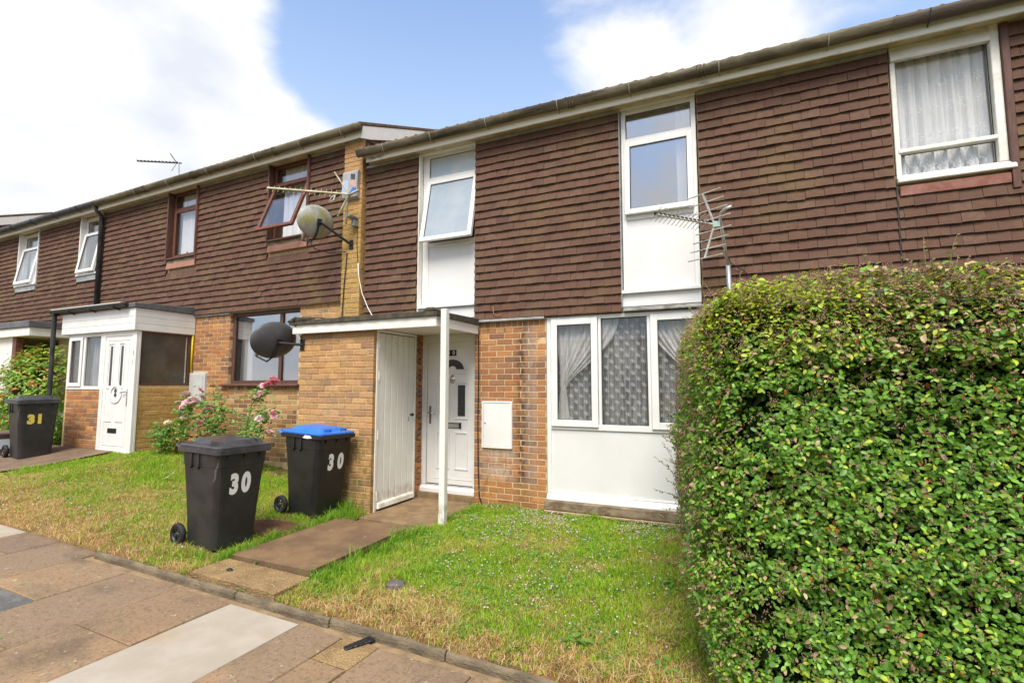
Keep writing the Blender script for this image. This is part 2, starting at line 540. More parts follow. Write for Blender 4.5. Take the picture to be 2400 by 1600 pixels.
def put(o, parent):
    if parent:
        o.parent = parent
        if parent.name in STATIC:
            o.matrix_parent_inverse = parent.matrix_basis.inverted()


def empty(name, parent=None, loc=(0, 0, 0), rz=0, static=True):
    e = bpy.data.objects.new(name, None)
    e.empty_display_size = 0.1
    e.location = loc
    e.rotation_euler = (0, 0, rz)
    COL.objects.link(e)
    put(e, parent)
    if static and parent is None:
        STATIC.add(e.name)
    return e


def tag(o, label, cat, group=None):
    o['label'] = label
    o['category'] = cat
    if group:
        o['group'] = group
    return o


def thing(name, label, cat, loc=(0, 0, 0), rz=0, group=None, static=True):
    return tag(empty(name, None, loc, rz, static), label, cat, group)


def warp_row(v):
    """the upper storeys of the row beyond the party pier run very slightly out of level"""
    x, y, z = v
    if x < -1.8 and z > 1.5:
        z += 0.00476 * (z - 1.5) * (x + 1.7)
    return (x, y, z)


# view helpers used only to choose which pieces show largest
_f = cam.rotation_euler.to_matrix() @ Vector((0, 0, -1))
_r = cam.rotation_euler.to_matrix() @ Vector((1, 0, 0))
_u = cam.rotation_euler.to_matrix() @ Vector((0, 1, 0))


def seen_size(p):
    d = Vector(p) - CAM
    z = d.dot(_f)
    if z < 0.3:
        return 0
    x = 1200 + 1182 * d.dot(_r) / z
    y = 800 - 1182 * d.dot(_u) / z
    s = 1000 / z
    if not (-20 < x < 2420 and -20 < y < 1620):
        s *= 0.05
    if x > 1640 and y > 740 - (x - 1640) * 0.14 and d.y > 2.95:
        s *= 0.1
    return s


# ------------------------------------------------------------------ ground heights
def smooth01(t):
    t = min(max(t, 0.0), 1.0)
    return t


def h_kerb(x):
    return -0.1 + 0.026 * (2.2 - max(x, -9.0))


def h_wall(x):
    return 0.42 * smooth01((-0.9 - x) / 4.7)


def ground(x, y):
    t = smooth01((y + 3.1) / 2.2)
    hk = h_kerb(x)
    if y < -3.1:
        return hk
    return hk + (h_wall(x) - hk) * t


def ground_np(x, y):
    hk = -0.1 + 0.026 * (2.2 - np.maximum(x, -9.0))
    hw = 0.42 * np.clip((-0.9 - x) / 4.7, 0, 1)
    t = np.clip((y + 3.1) / 2.2, 0, 1)
    return hk + (hw - hk) * t


def vnoise(x, y, scale, seed=0):
    g = np.random.default_rng(seed).random((64, 64))
    u = (x * scale) % 64
    v = (y * scale) % 64
    i = np.floor(u).astype(int)
    j = np.floor(v).astype(int)
    a = u - i
    b = v - j
    a = a * a * (3 - 2 * a)
    b = b * b * (3 - 2 * b)
    i2 = (i + 1) % 64
    j2 = (j + 1) % 64
    i %= 64
    j %= 64
    return (g[i, j] * (1 - a) + g[i2, j] * a) * (1 - b) + (g[i, j2] * (1 - a) + g[i2, j2] * a) * b


def fbm(x, y, s, seed=0):
    return (vnoise(x, y, s, seed) * 0.55 + vnoise(x, y, s * 2.3, seed + 1) * 0.28 + vnoise(x, y, s * 5.1, seed + 2) * 0.17)


def fast_mesh(name, V, F, C=None):
    """V (n,k,3) copies of one small piece, F (m,q) its faces, C (n,3) or (n,k,3) colours"""
    n, k = V.shape[:2]
    m, q = F.shape
    me = bpy.data.meshes.new(name)
    me.vertices.add(n * k)
    me.vertices.foreach_set('co', V.reshape(-1).astype(np.float32))
    fi = (F[None] + (np.arange(n) * k)[:, None, None]).reshape(-1)
    me.loops.add(len(fi))
    me.loops.foreach_set('vertex_index', fi.astype(np.int32))
    me.polygons.add(n * m)
    me.polygons.foreach_set('loop_start', np.arange(0, n * m * q, q, dtype=np.int32))
    me.update(calc_edges=True)
    if C is not None:
        if C.ndim == 2:
            C = np.repeat(C[:, None], k, 1)
        at = me.attributes.new('Col', 'FLOAT_COLOR', 'POINT')
        at.data.foreach_set('color', np.concatenate([C, np.ones((n, k, 1))], 2).reshape(-1).astype(np.float32))
    return me


def leaf_material(name, rough=0.5, trans=0.3, spec=0.35):
    m, t, p, o = newmat(name)
    a = t.nodes.new('ShaderNodeAttribute')
    a.attribute_name = 'Col'
    t.links.new(a.outputs['Color'], p.inputs['Base Color'])
    p.inputs['Roughness'].default_value = rough
    p.inputs['Specular IOR Level'].default_value = spec
    tl = t.nodes.new('ShaderNodeBsdfTranslucent')
    t.links.new(a.outputs['Color'], tl.inputs[0])
    mx = t.nodes.new('ShaderNodeMixShader')
    mx.inputs[0].default_value = trans
    t.links.new(p.outputs[0], mx.inputs[1])
    t.links.new(tl.outputs[0], mx.inputs[2])
    t.links.new(mx.outputs[0], o.inputs[0])
    return m


LEAFM = leaf_material('leaf', 0.40, 0.36, 0.45)
GRASSM = leaf_material('grass_blade', 0.6, 0.35, 0.2)
PETALM = leaf_material('petal', 0.7, 0.35, 0.2)
STEMM = M('plant_stem', (0.10, 0.065, 0.035), (0.15, 0.13, 0.05), 12, rough=0.8)
TWIGM = M('pale_twig', (0.33, 0.25, 0.13), (0.22, 0.15, 0.08), 12, rough=0.8)


def unit(a):
    return a / np.maximum(np.linalg.norm(a, axis=-1, keepdims=True), 1e-9)


LEAF_T = np.array([(0, 0, 0), (-0.30, 0.30, 0.07), (0, 0.34, 0), (0.30, 0.30, 0.07), (-0.27, 0.68, 0.05), (0, 0.70, -0.02),
                   (0.27, 0.68, 0.05), (0, 1.0, -0.10)])
LEAF_F = np.array([(0, 2, 1), (0, 3, 2), (1, 2, 5), (1, 5, 4), (2, 3, 6), (2, 6, 5), (4, 5, 7), (5, 6, 7)])


def leaves(P, nrm, tip, length, width=0.55):
    """leaf shapes at P, blade normal nrm, pointing along tip"""
    n = len(P)
    nrm = unit(nrm)
    tip = unit(tip - nrm * (tip * nrm).sum(1, keepdims=True))
    side = np.cross(tip, nrm)
    T = LEAF_T
    L = length[:, None, None]
    return P[:, None] + L * (T[None, :, 0:1] * 2 * width * 0.9 * side[:, None] + T[None, :, 1:2] * tip[:, None] + T[None, :, 2:3] * nrm[:, None])
# ------------------------------------------------------------------ bricks and tiles
def brick_mesh(seed, depth=0.06):
    r = random.Random(seed)
    L, H, c = 0.215, 0.065, 0.004
    j = lambda a: r.uniform(-a, a)
    fr = [(-L / 2 + c + j(.001), -j(.0012), c + j(.001)), (L / 2 - c + j(.001), -j(.0012), c + j(.001)),
          (L / 2 - c + j(.001), -j(.0012), H - c + j(.001)), (-L / 2 + c + j(.001), -j(.0012), H - c + j(.001))]
    ed = [(-L / 2 + j(.001), .004, j(.0012)), (L / 2 + j(.001), .004, j(.0012)), (L / 2 + j(.001), .004, H + j(.0012)), (-L / 2 + j(.001), .004, H + j(.0012))]
    bk = [(-L / 2, depth, 0), (L / 2, depth, 0), (L / 2, depth, H), (-L / 2, depth, H)]
    me = bpy.data.meshes.new('brick')
    f = [(0, 1, 2, 3)] + [(i, 4 + i, 4 + (i + 1) % 4, (i + 1) % 4) for i in range(4)] + [(4 + i, 8 + i, 8 + (i + 1) % 4, 4 + (i + 1) % 4) for i in range(4)]
    me.from_pydata(fr + ed + bk, [], f)
    me.update()
    return me


def tile_mesh(seed):
    r = random.Random(seed)
    j = lambda a: r.uniform(-a, a)
    Wd, H, T = 0.1645, 0.135, 0.013
    cam_ = r.uniform(-0.002, 0.004)
    vs = []
    for z, y in ((0, -0.026), (H, 0.004)):
        for i, x in enumerate((-Wd / 2, 0, Wd / 2)):
            yy = y - (cam_ if i == 1 else 0) + j(.001)
            zz = z + (j(.0022) if z == 0 else 0)
            vs += [(x, yy, zz), (x, yy + T, zz)]
    f = []
    for i in range(2):
        a, b = i * 2, 6 + i * 2
        f += [(a, a + 2, b + 2, b), (a, a + 1, a + 3, a + 2)]
    f += [(0, 6, 7, 1), (4, 5, 11, 10)]
    me = bpy.data.meshes.new('tile')
    me.from_pydata(vs, [], f)
    me.update()
    return me


BRICK_ME = {}
TILE_ME = {}


def brick_variants(mats):
    k = mats['obj'].name
    if k not in BRICK_ME:
        BRICK_ME[k] = [brick_mesh(100 + i) for i in range(6)]
        for m in BRICK_ME[k]:
            m.materials.append(mats['obj'])
    return BRICK_ME[k]


def tile_variants():
    if not TILE_ME:
        TILE_ME['t'] = [tile_mesh(50 + i) for i in range(8)]
        for m in TILE_ME['t']:
            m.materials.append(TILEM['obj'])
    return TILE_ME['t']


class Pieces:
    """bricks or tiles of one house: the 300 that show largest become objects, the rest one joined part"""

    def __init__(s, kind):
        s.kind = kind
        s.rows = []

    def put(s, p, rz, sx, szz, mats, ry=0.0):
        s.rows.append((seen_size(p), tuple(p), rz, sx, szz, mats, ry))

    def finish(s, house, warp=None, most=300, joined='brickwork'):
        s.rows.sort(key=lambda q: -q[0])
        joinm = {}
        for i, (sz, p, rz, sx, szz, mats, ry) in enumerate(s.rows):
            p = warp(p) if warp else p
            var = brick_variants(mats) if s.kind == 'brick' else tile_variants()
            me = random.choice(var)
            if i < most:
                o = bpy.data.objects.new(s.kind, me)
                COL.objects.link(o)
                o.location = p
                o.rotation_euler = (0, ry, rz)
                o.scale = (sx, 1, szz)
                put(o, house)
            else:
                mb = joinm.setdefault(mats['island'].name, (MB(), mats['island']))[0]
                mt = Matrix.Translation(p) @ Matrix.Rotation(rz, 4, 'Z') @ Matrix.Rotation(ry, 4, 'Y') @ Matrix.Diagonal((sx, 1, szz, 1))
                mb.add([mt @ v.co for v in me.vertices], [tuple(q.vertices) for q in me.polygons])
        for mb, mat in joinm.values():
            me = bpy.data.meshes.new(joined)
            me.from_pydata(mb.v, [], mb.f)
            link(joined, me, mat, house, kind='stuff')


def spans(u0, u1, z0, z1, holes):
    """free intervals of a course z0..z1 between u0 and u1"""
    iv = [(u0, u1)]
    for h0, h1, k0, k1 in holes:
        if k1 <= z0 + 0.02 or k0 >= z1 - 0.02:
            continue
        nx = []
        for a, b in iv:
            if h1 <= a or h0 >= b:
                nx.append((a, b))
            else:
                if h0 - a > 0.02:
                    nx.append((a, h0))
                if b - h1 > 0.02:
                    nx.append((h1, b))
        iv = nx
    return iv


def lay_bricks(pc, to_world, rz, u0, u1, z0, z1, mats, holes=(), phase=0.0, top_soldier=False, bottom_z=None):
    n = int(round((z1 - z0) / 0.075))
    for k in range(n):
        za = z0 + k * 0.075
        step = 0.077 if (top_soldier and k == n - 1) else 0.225
        for a, b in spans(u0, u1, za, za + 0.075, holes):
            off = (phase + (0.1125 if k % 2 else 0.0)) if step > 0.1 else 0.0
            i = math.floor((a - off) / step) - 1
            while off + i * step < b:
                c0 = max(a, off + i * step)
                c1 = min(b, off + i * step + step - 0.010)
                if c1 - c0 > 0.03:
                    x, y = to_world((c0 + c1) / 2)
                    dy = random.gauss(0, 0.0012)
                    pc.put((x + (dy if rz else 0), y + (0 if rz else dy), za + 0.005 + random.gauss(0, 0.0008)), rz + random.gauss(0, .003),
                           (c1 - c0) / 0.215, 1.0, mats)
                i += 1


def lay_tiles(pc, x0, x1, z0, z1, y, holes=(), phase=0.0, gauge=0.1046, rz=0.0, to_world=None, slip=0.02):
    n = int(round((z1 - z0) / gauge))
    g = (z1 - z0) / n
    for k in range(n):
        za = z0 + k * g
        for a, b in spans(x0, x1, za, za + g, holes):
            off = phase + (0.084 if k % 2 else 0.0)
            i = math.floor((a - off) / 0.168) - 1
            while off + i * 0.168 < b:
                c0 = max(a, off + i * 0.168)
                c1 = min(b, off + i * 0.168 + 0.166)
                if c1 - c0 > 0.025:
                    zz = za + random.gauss(0, 0.0014)
                    if random.random() < slip:
                        zz += random.uniform(-0.012, 0.006)
                    u = (c0 + c1) / 2
                    px, py = to_world(u) if to_world else (u, y)
                    pc.put((px, py + random.gauss(0, 0.0016), zz), rz + random.gauss(0, 0.006), (c1 - c0) / 0.1655, 1.0, TILEM, random.gauss(0, 0.0055))
                i += 1


def wall_slab(mb, x0, x1, z0, z1, holes, y0, y1):
    xs = sorted({x0, x1} | {q for h in holes for q in h[:2] if x0 < q < x1})
    for a, b in zip(xs[:-1], xs[1:]):
        hs = sorted([(h[2], h[3]) for h in holes if h[0] <= a + 1e-6 and h[1] >= b - 1e-6])
        z = z0
        for k0, k1 in hs:
            if k0 > z + 1e-4:
                mb.box(a, b, y0, y1, z, min(k0, z1))
            z = max(z, k1)
        if z < z1 - 1e-4:
            mb.box(a, b, y0, y1, z, z1)


GBRACK = M('grey_gutter_bracket', (0.34, 0.32, 0.27), rough=.6)
PITCH = math.tan(R(22.7))


def roof_z(y, eave):
    return eave + (y + 0.26) * PITCH if y < 4.2 else eave + 4.46 * PITCH - (y - 4.2) * PITCH


def roof_mesh(x0, x1, eave, warp=None):
    """courses of rolled tiles, each lapping the one below"""
    n = max(2, int((x1 - x0) / 0.042))
    xs = np.linspace(x0, x1, n + 1)
    wav = 0.020 * np.maximum(0, np.sin((xs - x0) / 0.168 * 2 * math.pi)) ** 1.5
    vs, fs = [], []
    g = 0.305

    def strip(pa, pb):
        i0 = len(vs)
        for row in (pa, pb):
            for x, wv in zip(xs, wav):
                vs.append((x, row[0], row[1] + wv * row[2]))
        for i in range(n):
            fs.append((i0 + i, i0 + i + 1, i0 + n + 2 + i, i0 + n + 1 + i))
    y = -0.262
    c = 0
    while y < 4.2:
        ya, yb = y, min(4.2, y + g + 0.03)
        za, zb = roof_z(ya, eave) + 0.026, roof_z(yb, eave) - 0.002
        strip((ya, za - 0.028, 1), (ya, za, 1))
        strip((ya, za, 1), (yb, zb, 1))
        y += g
        c += 1
    strip((4.2, roof_z(4.2, eave) + 0.03, 1), (8.7, roof_z(8.7, eave) + 0.03, 1))
    if warp:
        vs = [warp(v) for v in vs]
    me = bpy.data.meshes.new('roof')
    me.from_pydata(vs, [], fs)
    return me


def house_shell(h, x0, x1, dz, holes, wallmat, warp=None, left_open=False):
    """front wall behind tiles and bricks, party walls, floors and roof"""
    zf = dz - 0.5
    mb = MB()
    wall_slab(mb, x0, x1, zf, 4.93 + dz, holes, 0.0045, 0.26)
    mb.build('wall', wallmat, h, warp=warp)
    mb = MB()
    mb.box(x0 + .002, x0 + 0.10, 0.262, 8.2, zf, 4.9 + dz)
    mb.box(x1 - 0.10, x1 - .002, 0.262, 8.2, zf, 4.9 + dz)
    mb.box(x0 + 0.10, x1 - 0.10, 4.2, 4.3, zf, 4.9 + dz)
    mb.box(x0 + 0.10, x1 - 0.10, 8.0, 8.2, zf, 4.9 + dz)
    mb.box(x0 + 0.10, x1 - 0.10, 0.262, 4.2, 2.47 + dz, 2.62 + dz)
    mb.box(x0 + 0.10, x1 - 0.10, 0.262, 8.0, 4.84 + dz, 4.90 + dz)
    mb.build('inner_wall', INT, h, warp=warp)
    MB().box(x0 + 0.10, x1 - 0.10, 0.262, 8.0, -0.06 + dz, 0.02 + dz).build('floor', INTD, h, warp=warp)
    link('roof', roof_mesh(x0, x1, 4.95 + dz, warp), ROOFM, h)
    mb = MB()
    mb.prism([(-0.19, 4.962 + dz), (4.2, roof_z(4.2, 4.95 + dz) - 0.01), (8.6, roof_z(8.6, 4.95 + dz) - 0.01), (8.6, roof_z(8.6, 4.95 + dz) - 0.1),
              (4.2, roof_z(4.2, 4.95 + dz) - 0.1), (0.05, 4.91 + dz), (-0.17, 4.91 + dz)], 'x', x0 + 0.005, x1 - 0.005)
    mb.build('roof_deck', SOFFITM, h, warp=warp)


def eaves(h, x0, x1, dz, gmat, warp=None, ends=(False, False), brackets=(), joints=(), fmat=None):
    MB().box(x0, x1, -0.2, -0.178, 4.78 + dz, 4.955 + dz).build('fascia', fmat or FASCIAM, h, warp=warp, bev=.003)
    MB().box(x0, x1, -0.178, 0.004, 4.815 + dz, 4.835 + dz).build('soffit', SOFFITM, h, warp=warp)
    z = 4.944 + dz
    mb = MB()
    n = 10
    nseg = max(1, int((x1 - x0) / 0.8))
    gx0, gx1 = x0 - (0.10 if ends[0] else 0), x1 + (0.05 if ends[1] else 0)
    vs, fs = [], []
    for i in range(nseg + 1):
        x = gx0 + (gx1 - gx0) * i / nseg
        sag = 0.004 * math.sin(x * 1.7)
        for r in (0.058, 0.053):
            for k in range(n + 1):
                a = math.pi + math.pi * k / n
                vs.append((x, -0.264 + r * math.cos(a), z + sag + r * math.sin(a) * 1.65))
    m = 2 * (n + 1)
    for i in range(nseg):
        for k in range(n):
            fs.append((i * m + k, i * m + k + 1, (i + 1) * m + k + 1, (i + 1) * m + k))
            fs.append((i * m + n + 1 + k, (i + 1) * m + n + 1 + k, (i + 1) * m + n + 2 + k, i * m + n + 2 + k))
        fs.append((i * m, (i + 1) * m, (i + 1) * m + n + 1, i * m + n + 1))
    for e, i in ((ends[0], 0), (ends[1], nseg)):
        if e:
            fs.append(tuple(i * m + k for k in range(n + 1)))
    mb.add(vs, fs)
    g = mb.build('gutter', gmat, h, smooth=True, warp=warp)
    for x in brackets:
        b = MB()
        pts = [(x, -0.264 + 0.0635 * math.cos(a), z + 0.0635 * 1.62 * math.sin(a)) for a in np.linspace(math.pi, 1.72 * math.pi, 7)] + [(x, -0.203, 4.83 + dz)]
        b.tube(pts, 0.0055, 5)
        b.build('gutter_bracket', GBRACK if gmat == GUTM else BLACKP, g, warp=warp)
    for x in joints:
        b = MB()
        for dx in (-0.035, 0.0, 0.035):
            pts = [(x + dx, -0.264 + 0.062 * math.cos(a), z + 0.062 * 1.62 * math.sin(a)) for a in np.linspace(math.pi, 1.95 * math.pi, 9)]
            b.tube(pts, 0.009, 5)
        b.build('gutter_joint', gmat, g, warp=warp)
    return g


def gable(h, x, dz, warp=None):
    """stepped verge of the higher roof: barge board and tile hung wall over the lower neighbour"""
    e = 4.95 + dz
    pts = [(-0.20, e - 0.19), (-0.20, e + 0.0), (4.2, roof_z(4.2, e) - 0.01), (4.2, roof_z(4.2, e) - 0.20), (0.0, e - 0.125)]
    MB().prism(pts, 'x', x + 0.02, x + 0.045).build('barge_board', PAINT, h, warp=warp)
    MB().prism([(-0.02, e - 1.0), (-0.02, e - 0.12), (4.2, roof_z(4.2, e) - 0.12), (8.2, roof_z(8.2, e) - .12), (8.2, e - 1.0)], 'x', x - 0.1, x - 0.012).build('gable_wall', MORTARD, h, warp=warp)
    # verge undercloak that closes the tile ends
    MB().prism([(-0.27, e - 0.012), (-0.27, e + 0.03), (4.2, roof_z(4.2, e) + 0.035), (4.2, roof_z(4.2, e) - 0.008)], 'x', x - 0.02, x + 0.052).build('verge', ROOFM, h, warp=warp)


def glass_pane(win, x0, x1, z0, z1, y, mat=None, warp=None, grow=0.004):
    MB().box(x0 - grow, x1 + grow, y, y + 0.012, z0 - grow, z1 + grow).build('pane', mat or GLASS, win, warp=warp)
    g = 0.007
    MB().frame(x0, x1, z0, z1, y - 0.004, y - 0.0005, g).build('gasket', GASKET_GAP, win, warp=warp)


def tilted(mb_fn, piv, ang):
    """build around a top hinge, then swing the bottom outwards"""
    mb = MB()
    mb_fn(mb)
    return mb.rot_about(0, piv, 'X', ang)


def swung_sash(win, x0, x1, z0, z1, y, hinge_z, ang, mat, wd=0.06, gmat=None, warp=None, depth=0.05):
    piv = Vector((0, y + depth * .5, hinge_z))
    tilted(lambda m: m.frame(x0, x1, z0, z1, y, y + depth, wd), piv, ang).build('sash', mat, win, bev=.004, warp=warp)
    tilted(lambda m: m.box(x0 + wd - .004, x1 - wd + .004, y + depth * .4, y + depth * .4 + .012, z0 + wd - .004, z1 - wd + .004), piv, ang).build('pane', gmat or GLASSR, win, warp=warp)
    tilted(lambda m: m.frame(x0 + wd - .001, x1 - wd + .001, z0 + wd - .001, z1 - wd + .001, y + depth * .4 - .006, y + depth * .4 - .0005, .008), piv, ang).build('gasket', GASKET_GAP, win, warp=warp)
    hb = MB()
    xm = (x0 + x1) / 2
    hb.box(xm - .012, xm + .012, y + depth + .001, y + depth + .02, z0 + .02, z0 + .10)
    hb.rot_about(0, piv, 'X', ang)
    hb.build('window_handle', mat, win, warp=warp)


def curtain(name, label, x0, x1, z0, z1, y, mat, folds=14, amp=0.025, group=None, warp=None, gather=None, seed=0):
    nx = folds * 8
    r = random.Random(seed)
    ph = [r.uniform(0, 6.28) for _ in range(4)]
    vs, fs = [], []
    rows = 7
    for j in range(rows):
        t = j / (rows - 1)
        for i in range(nx + 1):
            u = i / nx
            a = amp * (0.55 + 0.45 * t)
            yy = y + a * math.sin(u * folds * 6.283 + ph[0]) + 0.5 * a * math.sin(u * folds * 2.3 * 6.283 + ph[1]) + 0.3 * a * math.sin(u * folds * .43 * 6.283 + ph[2] + t)
            vs.append((x0 + (x1 - x0) * u + 0.3 * a * math.sin(u * folds * 6.283 + ph[3]) * t, yy, z1 - (z1 - z0) * t))
    for j in range(rows - 1):
        for i in range(nx):
            k = j * (nx + 1) + i
            fs.append((k, k + 1, k + nx + 2, k + nx + 1))
    mb = MB().add(vs, fs)
    o = mb.build(name, mat, None, smooth=True, warp=warp)
    tag(o, label, 'curtain', group)
    return o
# ------------------------------------------------------------------ the sky dome is the world; ground far out
def ground_sheet():
    xs = np.concatenate([np.linspace(-400, -20, 10), np.linspace(-14, 10, 25), np.linspace(16, 400, 10)])
    ys = np.concatenate([np.linspace(-400, -20, 10), np.linspace(-14, 12, 14), np.linspace(20, 400, 10)])
    vs = [(x, y, (min(h_kerb(x), 0.0) - 0.35)) for y in ys for x in xs]
    n = len(xs)
    fs = [(j * n + i, j * n + i + 1, (j + 1) * n + i + 1, (j + 1) * n + i) for j in range(len(ys) - 1) for i in range(n - 1)]
    o = MB().add(vs, fs).build('ground', M('far_ground', (0.07, 0.085, 0.03), (0.10, 0.10, 0.05), 0.4, rough=0.95))
    o['kind'] = 'structure'


ground_sheet()

# ================================================================== house with the plank store door
H30 = thing('terraced_house', 'brick and brown tile hung terraced house with white plank store door under a flat canopy', 'house', (1.4, 0, 0))
W1 = (-0.90, 0.06, 2.38, 4.85)
W2 = (1.972, 2.842, 2.38, 4.85)
BW = (1.006, 2.866, 0.13, 2.36)
DOOR = (-0.975, 0.0, 0.0, 2.24)
house_shell(H30, -1.87, 4.62, 0, [W1, W2, BW, DOOR], MORTAR)
eaves(H30, -1.74, 4.62, 0, GUTM, ends=(True, False), brackets=(-1.35, -0.55, 0.30, 1.28, 2.15, 3.1, 4.1), joints=(1.44, 2.92))
tl = Pieces('tile')
t30 = [(-0.905, 0.014, 2.3, 5), (1.965, 2.846, 2.3, 5)]
lay_tiles(tl, -1.86, 4.62, 2.362, 4.768, -0.030, t30)
tl.finish(H30, joined='tile_hanging')
for x0, x1 in ((-1.86, -0.905), (0.016, 1.964), (2.848, 4.62)):
    MB().box(x0, x1, -0.048, -0.020, 4.768, 4.806).build('lead_flashing', LEAD, H30)
MB().box(0.012, 1.0, -0.058, 0.004, 2.327, 2.356).box(2.87, 4.62, -0.05, 0.004, 2.327, 2.356).build('lead_strip', LEAD, H30, bev=.004)
bk = Pieces('brick')
AIRB = (0.345, 0.560, 0.0, 0.08)
BOX = (0.120, 0.551, 0.705, 1.302)
lay_bricks(bk, lambda u: (u, 0), 0, 0.0, 1.004, -0.075, 2.325, BR, [(0.125, 0.546, 0.715, 1.29), (0.348, 0.557, 0.0, 0.07)], phase=0.102, top_soldier=True)
lay_bricks(bk, lambda u: (u, 0), 0, 2.872, 4.62, -0.075, 2.325, BR, phase=0.05, top_soldier=True)
# store: front wall and the nib beside the front door
lay_bricks(bk, lambda u: (u, -0.96), 0, -2.10, -0.878, -0.15, 2.25, TANB, phase=0.045)
lay_bricks(bk, lambda u: (-0.884, u), R(90), -0.075, 0.10, 0.0, 2.25, BR, phase=0.03)
bk.finish(H30)
MB().box(-2.096, -0.886, -0.953, -0.86, -0.4, 2.22).build('store_wall', MORTARD, H30)
MB().box(-2.096, -2.0, -0.86, 0.0, -0.4, 2.22).build('store_side_wall', MORTARD, H30)
MB().box(-1.0, -0.892, -0.072, 0.0055, -0.4, 2.22).build('wall_nib', MORTAR, H30)
MB().box(-2.0, -0.88, -0.86, 0.0, -0.3, -0.02).build('store_floor', CONC, H30)

# canopy
cn = empty('canopy', H30)
MB().box(-2.17, 0.065, -1.035, -1.010, 2.175, 2.293).box(0.040, 0.065, -1.009, -0.002, 2.175, 2.293).build('fascia', PAINT, cn, bev=.004)
mb = MB()
n = 26
top = [(-2.21 + 2.30 * i / n, -1.062, 2.352 + 0.004 * math.sin(i * 1.9) + 0.003 * math.sin(i * 0.7)) for i in range(n + 1)]
vs, fs = [], []
for i, p in enumerate(top):
    s = 0.004 * math.sin(i * 2.3)
    vs += [(p[0], p[1] + s, 2.294), (p[0], p[1] + s, p[2]), (p[0], -1.02, p[2] + .004), (p[0], -0.002, 2.372), (p[0], -0.002, 2.294)]
for i in range(n):
    for k in range(4):
        fs.append((i * 5 + k, i * 5 + k + 1, (i + 1) * 5 + k + 1, (i + 1) * 5 + k))
    fs.append((i * 5 + 4, i * 5, (i + 1) * 5, (i + 1) * 5 + 4))
fs += [(0, 1, 2, 3, 4), tuple(n * 5 + k for k in (4, 3, 2, 1, 0))]
mb.add(vs, fs).build('felt_roof', FELT, cn)
# lifted corner flaps of the felt
mb = MB()
mb.prism([(-2.235, 2.345), (-2.10, 2.40), (-1.90, 2.372), (-1.75, 2.355), (-2.235, 2.33)], 'y', -1.07, -0.90)
mb.prism([(-0.10, 2.352), (-0.05, 2.392), (0.04, 2.392), (0.088, 2.356)], 'y', -1.066, -0.96)
mb.build('felt_flap', FELT, cn, bev=.006)
for i in range(10):
    y0 = -1.008 + i * 0.106
    MB().box(-0.872, 0.038, y0, y0 + 0.103, 2.205, 2.219).build('soffit_board', PAINT, cn, bev=.002)
post = MB().box(0.122, 0.194, -1.03, -0.958, -0.06, 2.368)
post.build('post', PAINT, H30, bev=.004)
MB().box(0.116, 0.13, -1.028, -0.96, -0.05, 0.10).build('post_batten', PAINT, H30, bev=.003)
ML = M('knot_nail_mark', (0.35, 0.33, 0.28), rough=0.7)
mb = MB()
for zz in (0.12, 0.30, 0.55, 0.90, 1.22, 1.50, 1.78, 2.02):
    x_ = 0.135 + random.uniform(0, .04)
    mb.box(x_, x_ + .006, -1.0315, -1.0295, zz, zz + 0.006)
mb.build('nail_heads', ML, H30, kind='stuff')

# store door on the return of the porch: planks seen from the house side
sd = empty('store_door', H30)
MB().box(-0.90, -0.868, -0.905, -0.862, -0.02, 2.20).build('door_post', PAINT, sd, bev=.004)
MB().box(-0.90, -0.868, -0.118, -0.078, 0.0, 2.20).build('door_post', PAINT, sd, bev=.004)
MB().box(-0.90, -0.868, -0.862, -0.118, 2.165, 2.20).build('door_head', PAINT, sd, bev=.004)
MB().box(-0.904, -0.8985, -0.86, -0.12, 0.0, 2.15).build('gap_backing', GASKET_GAP, sd)  # black sheet added behind the planks so the gaps read dark
for i in range(6):
    y0 = -0.858 + i * 0.1232
    mb = MB().box(-0.898, -0.876, y0 + .0045, y0 + 0.1187, 0.0, 2.155)
    mb.build('plank', PAINT, sd, bev=.005)
MB().prism([(-0.875, 0.012), (-0.838, 0.020), (-0.846, 0.075), (-0.875, 0.098)], 'y', -0.853, -0.122).build('weather_board', PAINT, sd, bev=.004)
mb = MB()
for i in range(5):
    y0 = -0.858 + (i + 0.62) * 0.1232
    mb.lathe([(0.0, 0.0), (0.009, 0.0), (0.009, 0.002)], 8, Matrix.Translation((-0.8765, y0, 2.055)) @ Matrix.Rotation(R(90), 4, 'Y'))
mb.build('vent_holes', BLACKI, sd)
for zz in (0.17, 0.90, 1.62, 2.02):
    mb = MB().box(-0.8755, -0.869, -0.872, -0.835, zz - 0.05, zz + 0.05)
    mb.tube([(-0.868, -0.861, zz - 0.055), (-0.868, -0.861, zz + 0.055)], 0.007, 6)
    mb.build('hinge', PAINT, sd)
mb = MB().lathe([(0.0, 0.055), (0.020, 0.050), (0.024, 0.036), (0.012, 0.022), (0.009, 0.0)], 12, Matrix.Translation((-0.876, -0.195, 1.115)) @ Matrix.Rotation(R(90), 4, 'Y'))
mb.build('knob', BLACKI, sd, smooth=True)
MB().box(-0.8755, -0.870, -0.235, -0.222, 1.03, 1.085).build('lock_plate', CHROME, sd)

